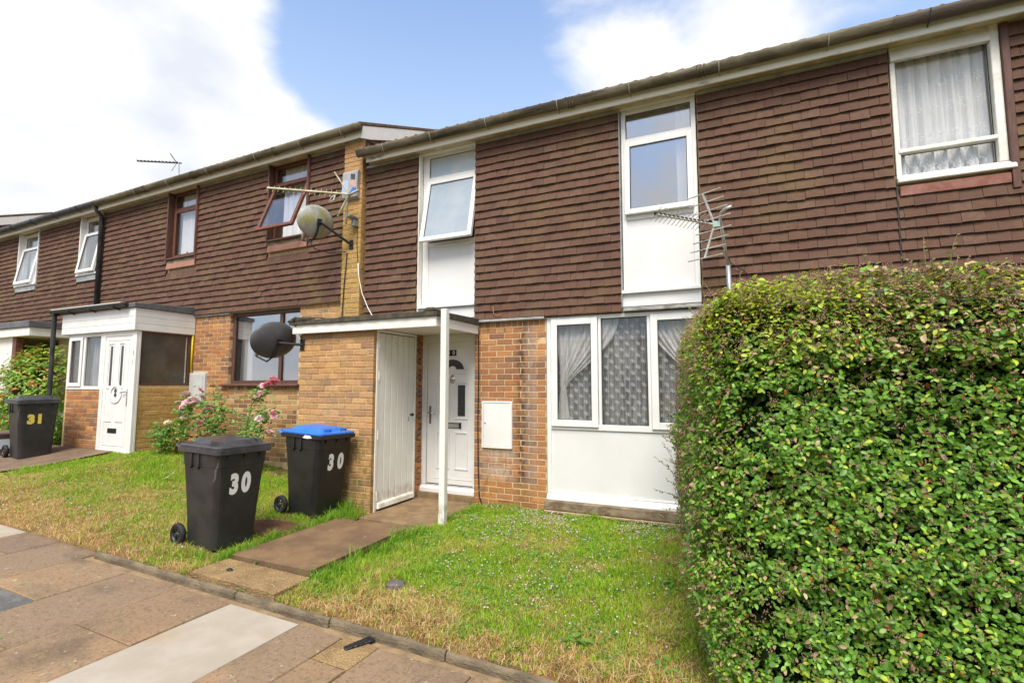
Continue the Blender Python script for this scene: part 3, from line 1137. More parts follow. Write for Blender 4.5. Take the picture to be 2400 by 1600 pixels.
# front door, set back
fd = empty('front_door', H30)
mb = MB().frame(-0.972, 0.06, 0.145, 2.245, 0.10, 0.19, 0.085, 0.10, 0.012)
mb.frame(-0.887, 0.06 - .085, 0.157, 2.145, 0.118, 0.19, 0.06, 0.045, 0.006)
mb.build('door_frame', UPVC, fd, bev=.005)
mb = MB().prism([(0.06, 0.062), (0.06, 0.115), (0.10, 0.150), (0.19, 0.150), (0.19, 0.062)], 'x', -0.972, 0.02)
mb.build('door_cill', UPVC, fd, bev=.003)
MB().box(-0.885, 0.0, 0.098, 0.19, 0.1505, 0.163).build('threshold_bar', ALU, fd)
MB().box(-0.825, 0.03, 0.135, 0.18, 0.168, 2.10).build('door_leaf', UPVC, fd, bev=.004)
MB().frame(-0.829, 0.034, 0.163, 2.105, 0.1335, 0.1349, 0.006).build('gasket', GASKET_GAP, fd)


def mould(x0, x1, z0, z1, y=0.1345, wd=0.022, proud=0.012, parent=fd, mat=UPVC, name='moulding'):
    b = MB()
    for (a0, a1, c0, c1) in ((x0, x1, z1 - wd, z1), (x0, x1, z0, z0 + wd), (x0, x0 + wd, z0 + wd, z1 - wd), (x1 - wd, x1, z0 + wd, z1 - wd)):
        b.box(a0, a1, y - proud, y, c0, c1)
    return b.build(name, mat, parent, bev=.005)


# shallow routed border, panels, panes and fanlight
mould(-0.705, -0.075, 0.24, 2.03, wd=0.010, proud=0.005)
for x0, x1 in ((-0.665, -0.455), (-0.375, -0.170)):
    mould(x0, x1, 0.372, 0.878)
    mould(x0, x1, 1.045, 1.555)
    MB().box(x0 + 0.047, x1 - 0.047, 0.129, 0.1345, 1.09, 1.508).build('pane', DGLASS, fd)
b = MB()
cx, cz = -0.418, 1.718
arc = [(cx + 0.215 * math.cos(a), cz + 0.165 * math.sin(a)) for a in np.linspace(0, math.pi, 19)]
arc2 = [(cx + 0.185 * math.cos(a), cz + 0.142 * math.sin(a)) for a in np.linspace(0, math.pi, 19)]
for i in range(18):
    b.prism([arc[i], arc[i + 1], arc2[i + 1], arc2[i]], 'y', 0.122, 0.1345)
b.prism([(cx - 0.235, 1.665), (cx + 0.235, 1.665), (cx + 0.235, 1.69), (cx - 0.235, 1.69)], 'y', 0.122, 0.1345)
b.build('arch_moulding', UPVC, fd, bev=.003)
arc3 = [(cx + 0.180 * math.cos(a), cz + 0.006 + 0.134 * math.sin(a)) for a in np.linspace(0, math.pi, 19)]
arc4 = [(cx + 0.062 * math.cos(a), cz + 0.006 + 0.046 * math.sin(a)) for a in np.linspace(0, math.pi, 19)]
b = MB()
for i in range(18):
    b.prism([arc3[i], arc3[i + 1], arc4[i + 1], arc4[i]], 'y', 0.128, 0.1345)
b.build('fanlight', DGLASS, fd)
b = MB().box(-0.585, -0.275, 0.126, 0.1345, 0.922, 0.998)
b.box(-0.590, -0.562, 0.122, 0.126, 0.918, 1.002).box(-0.298, -0.270, 0.122, 0.126, 0.918, 1.002)
b.build('letterbox_surround', BLACKI, fd, bev=.003)
MB().box(-0.560, -0.300, 0.119, 0.1258, 0.932, 0.988).build('letterbox', CHROME, fd, bev=.004)
b = MB().box(-0.788, -0.754, 0.128, 0.1345, 0.975, 1.222)
b.build('handle_plate', CHROME, fd, bev=.008)
b = MB().tube([(-0.771, 0.128, 1.13), (-0.771, 0.085, 1.13), (-0.755, 0.080, 1.13), (-0.665, 0.082, 1.122)], 0.010, 8)
b.build('handle', CHROME, fd, smooth=True)
b = MB().lathe([(0.0, .018), (0.03, .015), (0.04, 0.0)], 14, Matrix.Translation((cx, 0.1345, 1.585)) @ Matrix.Rotation(R(90), 4, 'X') @ Matrix.Diagonal((1, 1.5, 1, 1)))
b.tube([(cx, 0.120, 1.64), (cx, 0.108, 1.60), (cx, 0.110, 1.545)], 0.009, 8)
b.build('door_knocker', CHROME, fd, smooth=True)


def text(body, name, parent, loc, rot, size, mat, bold=0.0, xs=1.0, extr=0.0006):
    cu = bpy.data.curves.new(name, 'FONT')
    cu.body = body
    cu.size = size
    cu.align_x = 'CENTER'
    cu.align_y = 'CENTER'
    cu.offset = bold
    cu.extrude = extr
    cu.resolution_u = 4
    tmp = bpy.data.objects.new(name, cu)
    COL.objects.link(tmp)
    me = bpy.data.meshes.new_from_object(tmp)
    bpy.data.objects.remove(tmp)
    me.materials.clear()
    me.materials.append(mat)
    o = bpy.data.objects.new(name, me)
    COL.objects.link(o)
    o.location = loc
    o.rotation_euler = rot
    o.scale = (xs, 1, 1)
    put(o, parent)
    return o


WHITEP = M('white_print', (0.78, 0.78, 0.76), rough=0.6)
YELP = M('yellow_print', (0.72, 0.56, 0.06), (0.60, 0.48, 0.12), 14, rough=0.6)
GREYP = M('grey_digits', (0.30, 0.31, 0.32), rough=0.5)
for ch, x in (('3', -0.475), ('0', -0.398)):
    t_ = MB().box(x - 0.038, x + 0.038, 0.127, 0.1345, 1.91, 1.99).build('number_tile', BLACKI, fd)
    text(ch, 'door_number', t_, (x, 0.1262, 1.949), (R(90), 0, 0), 0.078, WHITEP, 0.001)
MB().box(-0.972, 0.02, 0.004, 0.20, -0.3, 0.060).build('door_step', CONC, H30)

# tall unit over the canopy, with the lower sash swung out
w1 = empty('window', H30)
mb = MB().frame(-0.885, 0.058, 2.60, 4.80, 0.045, 0.105, 0.10, 0.04, 0.055)
mb.box(-0.785, -0.042, 0.046, 0.105, 4.405, 4.466).box(-0.785, -0.042, 0.046, 0.105, 3.452, 3.515)
mb.build('frame', UPVC, w1, bev=.005)
MB().box(-0.898, 0.058, -0.02, 0.105, 4.80, 4.85).build('head_board', PAINT, w1, bev=.003)
MB().box(-0.900, -0.886, -0.050, 0.045, 2.40, 4.805).build('reveal_board', PAINT, w1, bev=.002)
MB().box(-0.897, 0.058, -0.045, 0.105, 2.565, 2.60).build('cill', UPVC, w1, bev=.006)
MB().box(-0.892, 0.058, -0.008, 0.02, 2.385, 2.562).build('skirt_board', UPANEL, w1)
MB().box(-0.79, -0.04, 0.062, 0.085, 2.65, 3.456).build('panel', UPANEL, w1)
glass_pane(w1, -0.785, -0.042, 4.466, 4.76, 0.072, FROSTP)
swung_sash(w1, -0.806, 0.012, 3.462, 4.412, 0.03, 4.412, -0.205, UPVC, 0.062, FROST)

# tall unit over the living room window
w2 = empty('window', H30)
mb = MB().frame(1.982, 2.83, 2.60, 4.79, -0.005, 0.06, 0.055, 0.05, 0.03)
mb.box(2.037, 2.775, -0.004, 0.06, 4.375, 4.437).box(2.037, 2.775, -0.004, 0.06, 3.440, 3.505)
mb.build('frame', UPVC, w2, bev=.005)
MB().box(1.974, 2.838, -0.03, 0.06, 4.792, 4.85).build('head_board', PAINT, w2, bev=.003)
MB().box(1.968, 2.836, -0.065, 0.06, 2.560, 2.60).build('cill', UPVC, w2, bev=.006)
MB().box(1.975, 2.834, -0.022, 0.01, 2.415, 2.557).build('skirt_board', UPANEL, w2)
MB().box(2.03, 2.78, 0.012, 0.03, 2.62, 3.446).build('panel', UPANEL, w2)
MB().box(1.966, 1.9735, -0.06, 0.03, 2.40, 4.80).build('reveal_board', LEAD, w2)
glass_pane(w2, 2.037, 2.775, 4.437, 4.74, 0.022, GLASSM)
swung_sash(w2, 2.022, 2.79, 3.495, 4.388, -0.022, 4.388, -0.045, UPVC, 0.062, GLASSM)
MB().box(1.984, 2.836, -0.07, 0.006, 2.357, 2.398).build('lintel_board', M('grimy_lintel', (0.50, 0.49, 0.46), (0.22, 0.215, 0.20), 8, rough=0.8, stretch=(1, 1, 3), bump=0.5), w2, bev=.006)

# three part living room window over a blank panel
bw = empty('window', H30)
mb = MB().frame(1.012, 2.862, 0.215, 2.345, 0.0, 0.07, 0.055, 0.048, 0.02)
for x0, x1 in ((1.662, 1.697), (2.234, 2.272)):
    mb.box(x0, x1, 0.001, 0.07, 1.005, 2.297)
mb.box(1.067, 2.807, 0.002, 0.07, 0.975, 1.045)
mb.build('frame', UPVC, bw, bev=.005)
MB().prism([(-0.035, 0.140), (-0.035, 0.158), (0.0, 0.214), (0.07, 0.214), (0.07, 0.140)], 'x', 1.012, 2.862).build('cill', UPVC, bw, bev=.004)
MB().box(1.06, 2.81, 0.02, 0.04, 0.23, 0.98).build('panel', UPANEL, bw)
glass_pane(bw, 1.70, 2.232, 1.045, 2.297, 0.03)
for x0, x1 in ((1.075, 1.660), (2.274, 2.853)):
    MB().frame(x0, x1, 1.012, 2.318, -0.022, 0.0, 0.080).build('sash', UPVC, bw, bev=.005)
    glass_pane(bw, x0 + 0.080, x1 - 0.080, 1.092, 2.238, -0.008)
MB().box(1.0, 2.95, -0.085, 0.005, 0.035, 0.139).build('concrete_sill', SILLC, H30, bev=.008)
MB().box(1.0, 3.3, -0.105, 0.004, 0.005, 0.030).build('drip_ledge', M('buff_drip_ledge', (0.40, 0.30, 0.18), (0.30, 0.21, 0.12), 9, rough=0.85), H30, bev=.006)
MB().box(0.0, 4.62, -0.012, 0.0055, -0.4, -0.076).box(1.005, 2.87, -0.02, 0.0055, -0.074, 0.034).build('plinth', M('dark_plinth', (0.075, 0.06, 0.048), (0.12, 0.10, 0.075), 8, rough=0.9), H30)

# meter cupboard and air brick
mc = empty('meter_cupboard', H30)
MB().frame(0.121, 0.550, 0.708, 1.301, -0.032, 0.02, 0.024, 0.024, 0.014).build('cupboard_frame', UPVC, mc, bev=.006)
MB().box(0.147, 0.524, -0.026, 0.0, 0.724, 1.275).build('cupboard_door', UPVC, mc, bev=.004)
MB().lathe([(0.0, 0.003), (0.009, 0.003), (0.009, 0.0)], 8, Matrix.Translation((0.172, -0.0265, 1.02)) @ Matrix.Rotation(R(90), 4, 'X')).build('lock', BLACKI, mc)
ab = empty('air_brick', H30)
TERRA = M('terracotta', (0.36, 0.16, 0.065), (0.26, 0.11, 0.05), 14, rough=0.85)
mb = MB().frame(0.350, 0.556, 0.002, 0.070, -0.006, 0.04, 0.010)
for i in range(7):
    mb.box(0.360 + i * 0.0268, 0.3705 + i * 0.0268, -0.003, 0.04, 0.012, 0.060)
for zz in (0.026, 0.043):
    mb.box(0.360, 0.546, -0.0028, 0.04, zz, zz + .006)
mb.build('grid', TERRA, ab)
MB().box(0.352, 0.554, 0.025, 0.05, 0.004, 0.068).build('hole_backing', GASKET_GAP, ab)  # black block behind the grid, the shade of the holes as colour

# ---- curtains behind the panes (things of their own)
cur = curtain('net_curtain', 'grey net with printed square motifs behind the three part ground floor window', 1.08, 2.84, 0.98, 2.32, 0.14, NET, 16, 0.022, 'curtains in the living room window')
mot = MB()
row = 0
z = 1.03
while z < 2.28:
    for i in range(14):
        x = 1.10 + i * 0.126 + (0.063 if row % 2 else 0)
        if x > 2.82:
            continue
        for dx, dz_ in ((-0.008, 0.006), (0.008, -0.006)):
            s = 0.0135
            for a0, a1, c0, c1 in ((-s, s, s - .004, s), (-s, s, -s, -s + .004), (-s, -s + .004, -s + .004, s - .004), (s - .004, s, -s + .004, s - .004)):
                mot.add([(x + dx + a0, 0.112, z + dz_ + c0), (x + dx + a1, 0.112, z + dz_ + c0), (x + dx + a1, 0.112, z + dz_ + c1), (x + dx + a0, 0.112, z + dz_ + c1)], [(0, 1, 2, 3)])
    z += 0.069
    row += 1
mot.build('woven_motif', MOTIF, cur, kind='stuff')


def swag(label, xa, xb, xt, ztop, ztie, zbot, y, seed):
    """sheer drawn aside: gathered at a tie, hanging free below it"""
    nu, nv = 40, 24
    r = random.Random(seed)
    vs, fs = [], []
    for j in range(nv + 1):
        v = j / nv
        for i in range(nu + 1):
            u = i / nu
            if v < 0.65:
                t = v / 0.65
                e = t * t * (3 - 2 * t)
                x = (xa + (xb - xa) * u) * (1 - e) + (xt + 0.07 * (u - .5)) * e
                zz = ztop + (ztie - ztop) * t - 0.16 * u * math.sin(t * math.pi) * 0.6
            else:
                t = (v - 0.65) / 0.35
                x = xt + 0.07 * (u - .5) * (1 + 1.6 * t)
                zz = ztie + (zbot - ztie) * t
            yy = y + 0.014 * math.sin(u * 9 * 6.283 + v * 2) + 0.008 * math.sin(u * 21 + v * 5)
            vs.append((x, yy, zz))
    for j in range(nv):
        for i in range(nu):
            k = j * (nu + 1) + i
            fs.append((k, k + 1, k + nu + 2, k + nu + 1))
    o = MB().add(vs, fs).build('voile_curtain', SWAG, None, smooth=True)
    tag(o, label, 'curtain', 'curtains in the living room window')
    return o


swag('white voile drawn aside across the sash next to the brick pier', 1.10, 1.90, 1.20, 2.33, 1.45, 0.98, 0.085, 1)
swag('white voile drawn aside in the sash partly covered by the hedge', 2.82, 2.20, 2.78, 2.33, 1.45, 0.98, 0.085, 2)
curtain('drape', 'white drape hanging at the side of the tall window above the three part window', 2.60, 2.82, 3.45, 4.78, 0.10, DRAPE, 4, 0.02)

# cables and bits on this front
o = MB().tube([(0.02, -0.03, 2.335), (0.055, -0.035, 2.30), (0.068, -0.02, 2.2), (0.07, -0.018, 1.6), (0.062, -0.018, 1.0), (0.072, -0.02, 0.45), (0.09, -0.022, 0.10), (0.14, -0.03, -0.02)], 0.0065, 6).build('cable', BLACKC, smooth=True)
tag(o, 'black cable running down the brick pier beside the front door', 'cable')
o = MB().tube([(-0.02, -0.10, 2.385), (0.0, -0.05, 2.40), (0.035, -0.06, 2.36), (0.06, -0.07, 2.345), (0.02, -0.2, 2.38), (-0.15, -0.35, 2.385)], 0.006, 6).build('cable', BLACKC, smooth=True)
tag(o, 'short black cable lying along the canopy end by the pier', 'cable')
o = MB().tube([(0.30, -0.065, 2.52), (0.31, -0.07, 2.43), (0.36, -0.075, 2.40), (0.42, -0.075, 2.41)], 0.005, 6).build('wire', M('orange_wire', (0.42, 0.15, 0.06), rough=0.6), smooth=True)
tag(o, 'short frayed orange wire end poking from the lowest tiles', 'wire')
o = MB().tube([(-0.02, -0.12, -0.02), (0.14, -0.05, 0.22), (0.235, -0.012, 0.40)], [0.006, 0.005, 0.004], 6).build('cane', M('dry_cane', (0.36, 0.22, 0.10), rough=0.8), smooth=True)
tag(o, 'thin dry cane leaning on the pier below the meter cupboard', 'cane')
o = MB().tube([(-1.93, -0.125, 3.95), (-1.94, -0.122, 3.6), (-1.90, -0.125, 3.2)], 0.004, 6).build('cable', BLACKC, smooth=True)
tag(o, 'thin grey cable running from the long aerial down the pier', 'cable')
o = MB().tube([(-1.90, -0.128, 3.3), (-1.87, -0.14, 3.1), (-1.82, -0.12, 2.85), (-1.70, -0.12, 2.62), (-1.56, -0.14, 2.44), (-1.48, -0.2, 2.385), (-1.40, -0.3, 2.38)], 0.0075, 6).build('cable', WHITEC, smooth=True)
tag(o, 'white cable hanging from the brick pier down to the canopy roof', 'cable')
o = MB().tube([(-0.88, -0.07, 2.52), (-0.95, -0.09, 2.50), (-1.05, -0.1, 2.43), (-1.12, -0.14, 2.385)], 0.006, 6).build('cable', WHITEC, smooth=True)
tag(o, 'short white cable looping from the tall window to the canopy roof', 'cable')

# ================================================================== the next house up the slope of the view (old painted window)
H29 = thing('terraced_house', 'tile hung terraced house with old white timber window and lace curtain, behind the hedge', 'house', (7, 0, 0))
W29 = (4.632, 5.50, 3.425, 4.86)
house_shell(H29, 4.622, 9.4, 0, [W29], MORTAR)
eaves(H29, 4.622, 9.4, 0, GUTD, brackets=(4.9, 5.9, 7.0), joints=(), fmat=PAINT)
tl = Pieces('tile')
lay_tiles(tl, 4.632, 9.4, 2.362, 4.768, -0.030, [(4.6, 5.525, 3.29, 5)], phase=0.05)
tl.finish(H29, joined='tile_hanging')
MB().box(4.619, 4.6265, -0.058, 0.004, 2.36, 3.41).build('soaker_strip', BLACKP, H29)
bk = Pieces('brick')
lay_bricks(bk, lambda u: (u, 0), 0, 4.624, 9.4, -0.075, 2.325, BR, phase=0.1, top_soldier=True)
bk.finish(H29, most=60)
w9 = empty('window', H29)
OLDP = M('flaking_white_paint', (0.80, 0.79, 0.75), (0.68, 0.66, 0.59), 5, rough=0.5, bump=0.4, bscale=25,
         layers=[((0.40, 0.32, 0.22), 18, 0.68, 0.76, (0.6, 1, 1.6), 0.7)])
mb = MB()
mb.box(4.638, 4.682, -0.02, 0.07, 3.515, 4.83).box(5.395, 5.462, -0.035, 0.07, 3.515, 4.83)
mb.box(4.682, 5.395, -0.012, 0.07, 4.70, 4.83)
mb.build('frame', OLDP, w9, bev=.005)
MB().prism([(-0.052, 4.665), (-0.052, 4.70), (-0.022, 4.79), (0.0, 4.79), (0.0, 4.665)], 'x', 4.64, 5.40).build('head_rail', OLDP, w9, bev=.004)
MB().box(4.665, 5.41, -0.03, 0.05, 3.735, 3.775).build('transom', OLDP, w9, bev=.005)
MB().prism([(-0.075, 3.43), (-0.075, 3.468), (-0.03, 3.514), (0.07, 3.514), (0.07, 3.43)], 'x', 4.634, 5.50).build('sill', OLDP, w9, bev=.008)
glass_pane(w9, 4.682, 5.395, 3.78, 4.70, 0.035)
glass_pane(w9, 4.682, 5.395, 3.518, 3.732, 0.030)
MB().box(5.464, 5.522, -0.062, 0.02, 3.25, 4.80).build('side_board', BROWNW, w9, bev=.004)
MB().box(4.65, 5.46, -0.052, -0.01, 3.305, 3.40).build('creasing_tile', CREASE, w9, bev=.004)
lc = curtain('lace_curtain', 'white lace curtain in deep folds behind the old painted window', 4.66, 5.42, 3.5, 4.72, 0.105, NETW, 7, 0.036, seed=3)
mot = MB()
rr = random.Random(5)
for zz, nn in ((4.42, 5), (4.18, 6), (3.90, 7), (3.68, 10), (3.58, 12)):
    for i in range(nn):
        x = 4.70 + (i + rr.uniform(.3, .7)) * 0.68 / nn
        for k in range(7):
            a = k * 0.9
            px, pz = x + 0.022 * math.cos(a), zz + 0.03 * math.sin(a)
            mot.add([(px, 0.060, pz), (px + .010 * math.cos(a + .6), 0.060, pz + .014 * math.sin(a + .6)), (px + .016 * math.cos(a), 0.060, pz + .02 * math.sin(a)), (px + .01 * math.cos(a - .6), 0.060, pz + .014 * math.sin(a - .6))], [(0, 1, 2, 3)])
mot.build('lace_flowers', MOTIF, lc, kind='stuff')
# ================================================================== house with the enclosed porch
DZ = 0.42
H31 = thing('terraced_house', 'brick and tile hung terraced house with brown timber windows and enclosed white front porch', 'house', (-5.3, 0, 0.4))
P1 = (-6.60, -5.74, 3.885, 5.26)
P2 = (-3.925, -3.01, 3.885, 5.26)
G31 = (-4.80, -3.166, 1.50, 2.76)
house_shell(H31, -8.72, -1.872, DZ, [P1, P2, G31], MORTAR, warp_row)
eaves(H31, -8.72, -1.86, DZ, GUTM, warp_row, ends=(False, True), brackets=(-2.15, -3.0, -4.0, -5.2, -6.3, -7.3), joints=(-3.55, -5.6, -7.0))
gable(H31, -1.872, DZ, warp_row)
tl = Pieces('tile')
lay_tiles(tl, -8.70, -2.255, 2.36 + DZ, 4.768 + DZ, -0.030, [(P1[0] - .01, P1[1] + .01, 3.70, 6), (P2[0] - .01, P2[1] + .01, 3.70, 6)], phase=0.02)
# hung tiles on the gable above the lower roof
lay_tiles(tl, -0.05, 3.4, 4.80, 5.53, 0, (), to_world=lambda u: (-1.872 + 0.0, u), rz=R(90), gauge=0.104)
tl.rows = [q for q in tl.rows if not (abs(q[2] - R(90)) < .1 and q[1][2] > 5.21 + max(0, q[1][1]) * PITCH)]
tl.finish(H31, warp_row, joined='tile_hanging')
for x0, x1 in ((-8.70, P1[0]), (P1[1], P2[0]), (P2[1], -2.26)):
    MB().box(x0, x1, -0.048, -0.02, 5.188, 5.226).build('lead_flashing', LEAD, H31, warp=warp_row)
bk = Pieces('brick')
lay_bricks(bk, lambda u: (u, 0), 0, -5.745, -4.80, 0.34, 2.74, BR, [(-5.76, -5.33, 1.19, 1.73)], phase=0.06, top_soldier=True)
lay_bricks(bk, lambda u: (u, 0), 0, -4.795, -3.17, 0.30, 1.50, MIXB, phase=0.11, top_soldier=True)
lay_bricks(bk, lambda u: (u, 0), 0, -3.165, -2.235, 0.15, 2.775, TANB, phase=0.02, top_soldier=True)
lay_bricks(bk, lambda u: (u, -0.112), 0, -2.232, -1.880, -0.06, 5.19, TANB, phase=0.0)
lay_bricks(bk, lambda u: (-1.879, u), R(90), -0.10, 0.0, 2.4, 5.19, TANB, phase=0.0)
lay_bricks(bk, lambda u: (u, 0), 0, -8.70, -7.76, 0.36, 2.76, BR, phase=0.0)
# porch walls
lay_bricks(bk, lambda u: (u, -0.93), 0, -7.74, -6.705, 0.36, 1.425, BR, phase=0.03)
lay_bricks(bk, lambda u: (-5.752, u), R(90), -0.90, -0.005, 0.34, 1.50, GOLDB, phase=0.03)
bk.finish(H31, warp_row)
MB().box(-2.228, -1.884, -0.105, 0.0055, -0.3, 5.2).build('pier', MORTARD, H31, warp=warp_row)
MB().box(-2.235, -1.875, -0.125, -0.02, 5.19, 5.225).build('pier_flashing', LEAD, H31)
MB().box(-5.75, -4.80, -0.03, 0.004, 2.742, 2.775).box(-3.19, -2.26, -0.035, 0.004, 2.776, 2.806).box(-4.8, -3.19, -0.01, 0.05, 2.762, 2.79).build('lead_strip', LEAD, H31, warp=warp_row, bev=.004)
MB().box(-2.29, -2.235, -0.05, 0.0, 2.86, 3.0).build('lead_soaker', GREYROOF, H31, bev=.004)
MB().box(-2.1, -1.87, -0.15, -0.113, 2.375, 2.43).build('lead_soaker', LEAD, H31, bev=.004)

for (bx, open_) in ((P1, False), (P2, True)):
    wn = empty('window', H31)
    a, b = bx[0], bx[1]
    mb = MB().box(a, a + .03, -0.085, 0.03, 3.90, 5.235).box(b - .03, b, -0.085, 0.03, 3.90, 5.235)
    mb.box(a + .03, b - .03, -0.08, 0.03, 3.90, 3.93)
    mb.build('window_box', BROWNW, wn, bev=.003, warp=warp_row)
    mb = MB().frame(a + .031, b - .031, 3.931, 5.235, 0.03, 0.09, 0.05, 0.06, 0.05)
    mb.box(a + .081, b - .081, 0.031, 0.09, 4.86, 4.935)
    mb.build('frame', BROWNR, wn, bev=.003, warp=warp_row)
    MB().box(b - 0.001, b + 0.012, -0.075, -0.03, 3.75, 5.2).build('edge_strip', BROWNR, wn, warp=warp_row)
    glass_pane(wn, a + .081, b - .081, 4.935, 5.175, 0.05, GLASSR, warp_row)
    if open_:
        swung_sash(wn, a + .06, b - .055, 3.945, 4.90, 0.015, 4.90, -0.375, BROWNR, 0.055, GLASSR, warp_row)
    else:
        swung_sash(wn, a + .06, b - .06, 3.95, 4.885, 0.02, 4.885, -0.0, BROWNR, 0.05, GLASSR, warp_row, depth=0.03)
    MB().box(a + 0.005, b - .005, -0.045, 0.0, 3.825, 3.898).build('mortar_bed', SILLC, wn, warp=warp_row)
    n = 5
    for i in range(n):
        x0 = a + 0.01 + (b - a - 0.02) * i / n
        x1 = a + 0.01 + (b - a - 0.02) * (i + 1) / n - 0.004
        mb = MB().prism([(-0.052, 3.715), (-0.064, 3.722), (-0.045, 3.828), (-0.030, 3.828), (-0.030, 3.715)], 'x', x0, x1)
        mb.build('sill_tile', SILLTILE, wn, warp=warp_row)
curtain('drape', 'pale drape behind the closed brown timber window upstairs', -6.46, -5.76, 3.95, 5.20, 0.13, DRAPE, 9, 0.02, warp=warp_row, seed=4)
curtain('drape', 'white drape behind the brown timber window that hangs open', -3.74, -3.04, 3.95, 5.20, 0.14, DRAPE, 8, 0.03, warp=warp_row, seed=5)

gw = empty('window', H31)
mb = MB().frame(-4.79, -3.10, 1.53, 2.755, 0.05, 0.12, 0.07, 0.06, 0.05)
mb.box(-3.67, -3.60, 0.051, 0.12, 1.58, 2.695)
mb.build('frame', BROWNW, gw, bev=.004, warp=warp_row)
MB().prism([(-0.075, 1.492), (-0.075, 1.515), (0.0, 1.535), (0.12, 1.535), (0.12, 1.492)], 'x', -4.93, -3.11).build('sill', BROWNW, gw, bev=.004)
glass_pane(gw, -4.72, -3.67, 1.58, 2.695, 0.075, GLASSM, warp_row)
glass_pane(gw, -3.60, -3.17, 1.58, 2.695, 0.075, GLASSM, warp_row)
curtain('drape', 'cream drape at the side of the brown framed ground floor window', -4.70, -4.45, 1.54, 2.74, 0.2, DRAPE, 4, 0.03, warp=warp_row, seed=6)

# ---- enclosed porch
pw = empty('porch_wall', H31)
MB().box(-7.736, -6.71, -0.923, -0.83, 0.0, 1.43).build('front_wall', MORTARD, pw)
MB().box(-5.85, -5.759, -0.895, 0.0, 0.0, 1.505).build('side_wall', MORTARD, pw)
MB().box(-7.80, -7.7365, -0.923, 0.0, 0.0, 2.40).build('end_wall', MORTARD, pw)
MB().box(-7.73, -5.86, -0.82, 0.0, 0.0, 0.43).build('porch_floor', CONC, pw)
pf = empty('porch_window', H31)
mb = MB().frame(-7.76, -6.71, 1.432, 2.40, -0.94, -0.88, 0.055, 0.06, 0.06)
mb.box(-7.285, -7.225, -0.939, -0.88, 1.492, 2.34)
mb.build('frame', UPVC, pf, bev=.005)
MB().frame(-7.712, -7.29, 1.485, 2.352, -0.957, -0.941, 0.065).build('sash', UPVC, pf, bev=.004)
glass_pane(pf, -7.645, -7.357, 1.552, 2.286, -0.925)
glass_pane(pf, -7.225, -6.765, 1.492, 2.34, -0.91)
curtain('net_curtain', 'patterned net curtain inside the window of the enclosed white porch', -7.68, -6.78, 1.46, 2.36, -0.80, NET, 10, 0.02, seed=8)
ps = empty('porch_side_window', H31)
mb = MB()
mb.box(-5.80, -5.752, -0.862, -0.09, 1.507, 1.545).box(-5.80, -5.752, -0.862, -0.09, 2.36, 2.395)
mb.box(-5.80, -5.750, -0.09, -0.045, 1.507, 2.395).box(-5.80, -5.752, -0.875, -0.862, 1.507, 2.395)
mb.build('frame', BROWNW, ps, bev=.003)
MB().box(-5.785, -5.772, -0.862, -0.09, 1.545, 2.36).build('pane', OBSC, ps)
MB().box(-5.770, -5.756, -0.125, -0.112, 1.548, 2.357).build('bead', ALU, ps)
MB().tube([(-5.735, -0.03, 1.73), (-5.735, -0.03, 2.42)], 0.016, 8).build('gas_pipe', YELLOW, H31, smooth=True)
pd = empty('porch_door', H31)
mb = MB().frame(-6.70, -5.765, 0.405, 2.40, -0.945, -0.88, 0.085, 0.075, 0.05)
mb.box(-5.765, -5.738, -0.947, -0.905, 0.405, 2.40)
mb.box(-5.764, -5.736, -0.9045, -0.872, 0.405, 2.40)
mb.build('door_frame', UPVC, pd, bev=.004)
MB().box(-6.612, -5.853, -0.935, -0.89, 0.458, 2.322).build('door_leaf', UPVC, pd, bev=.004)
for x0 in (-6.455, -6.155):
    MB().box(x0, x0 + 0.062, -0.938, -0.9355, 1.50, 2.16).build('pane', DGLASS, pd)
    mould(x0 - 0.05, x0 + 0.112, 1.45, 2.21, y=-0.9355, wd=0.018, parent=pd)
mould(-6.535, -5.93, 0.52, 2.26, y=-0.9355, wd=0.012, proud=.006, parent=pd)
for x0 in (-6.46, -6.15):
    MB().box(x0 - .06, x0 + .14, -0.945, -0.9355, 0.905, 0.925).build('moulding', UPVC, pd, bev=.004)
mb = MB()
for a in np.linspace(0, 2 * math.pi, 25)[:-1]:
    c, s = math.cos(a), math.sin(a)
    c2, s2 = math.cos(a + 0.2618), math.sin(a + 0.2618)
    mb.prism([(-6.245 + .185 * c, 1.375 + .165 * s), (-6.245 + .185 * c2, 1.375 + .165 * s2), (-6.245 + .115 * c2, 1.375 + .10 * s2), (-6.245 + .115 * c, 1.375 + .10 * s)], 'y', -0.952, -0.9355)
mb.build('oval_moulding', UPVC, pd, bev=.003)
mb = MB()
for zz in (1.415, 1.345):
    mb.lathe([(0.0, .004), (0.035, .004), (0.035, 0.0)], 12, Matrix.Translation((-6.245, -0.9355, zz)) @ Matrix.Rotation(R(90), 4, 'X'))
mb.build('rose_pane', DGLASS, pd)
mb = MB().tube([(-5.925, -0.94, 1.40), (-5.925, -0.975, 1.40), (-6.04, -0.975, 1.385)], 0.011, 6).box(-5.94, -5.91, -0.94, -0.9355, 1.17, 1.44)
mb.build('handle', CHROME, pd)
MB().box(-6.40, -6.15, -0.941, -0.9355, 0.72, 0.80).build('letterbox', BLACKI, pd, bev=.004)
text('3', 'door_number', pd, (-5.80, -0.948, 2.03), (R(90), 0, 0), 0.10, GREYP, 0.001)
text('1', 'door_number', pd, (-5.80, -0.948, 1.88), (R(90), 0, 0), 0.10, GREYP, 0.001)
pr = empty('porch_roof', H31)
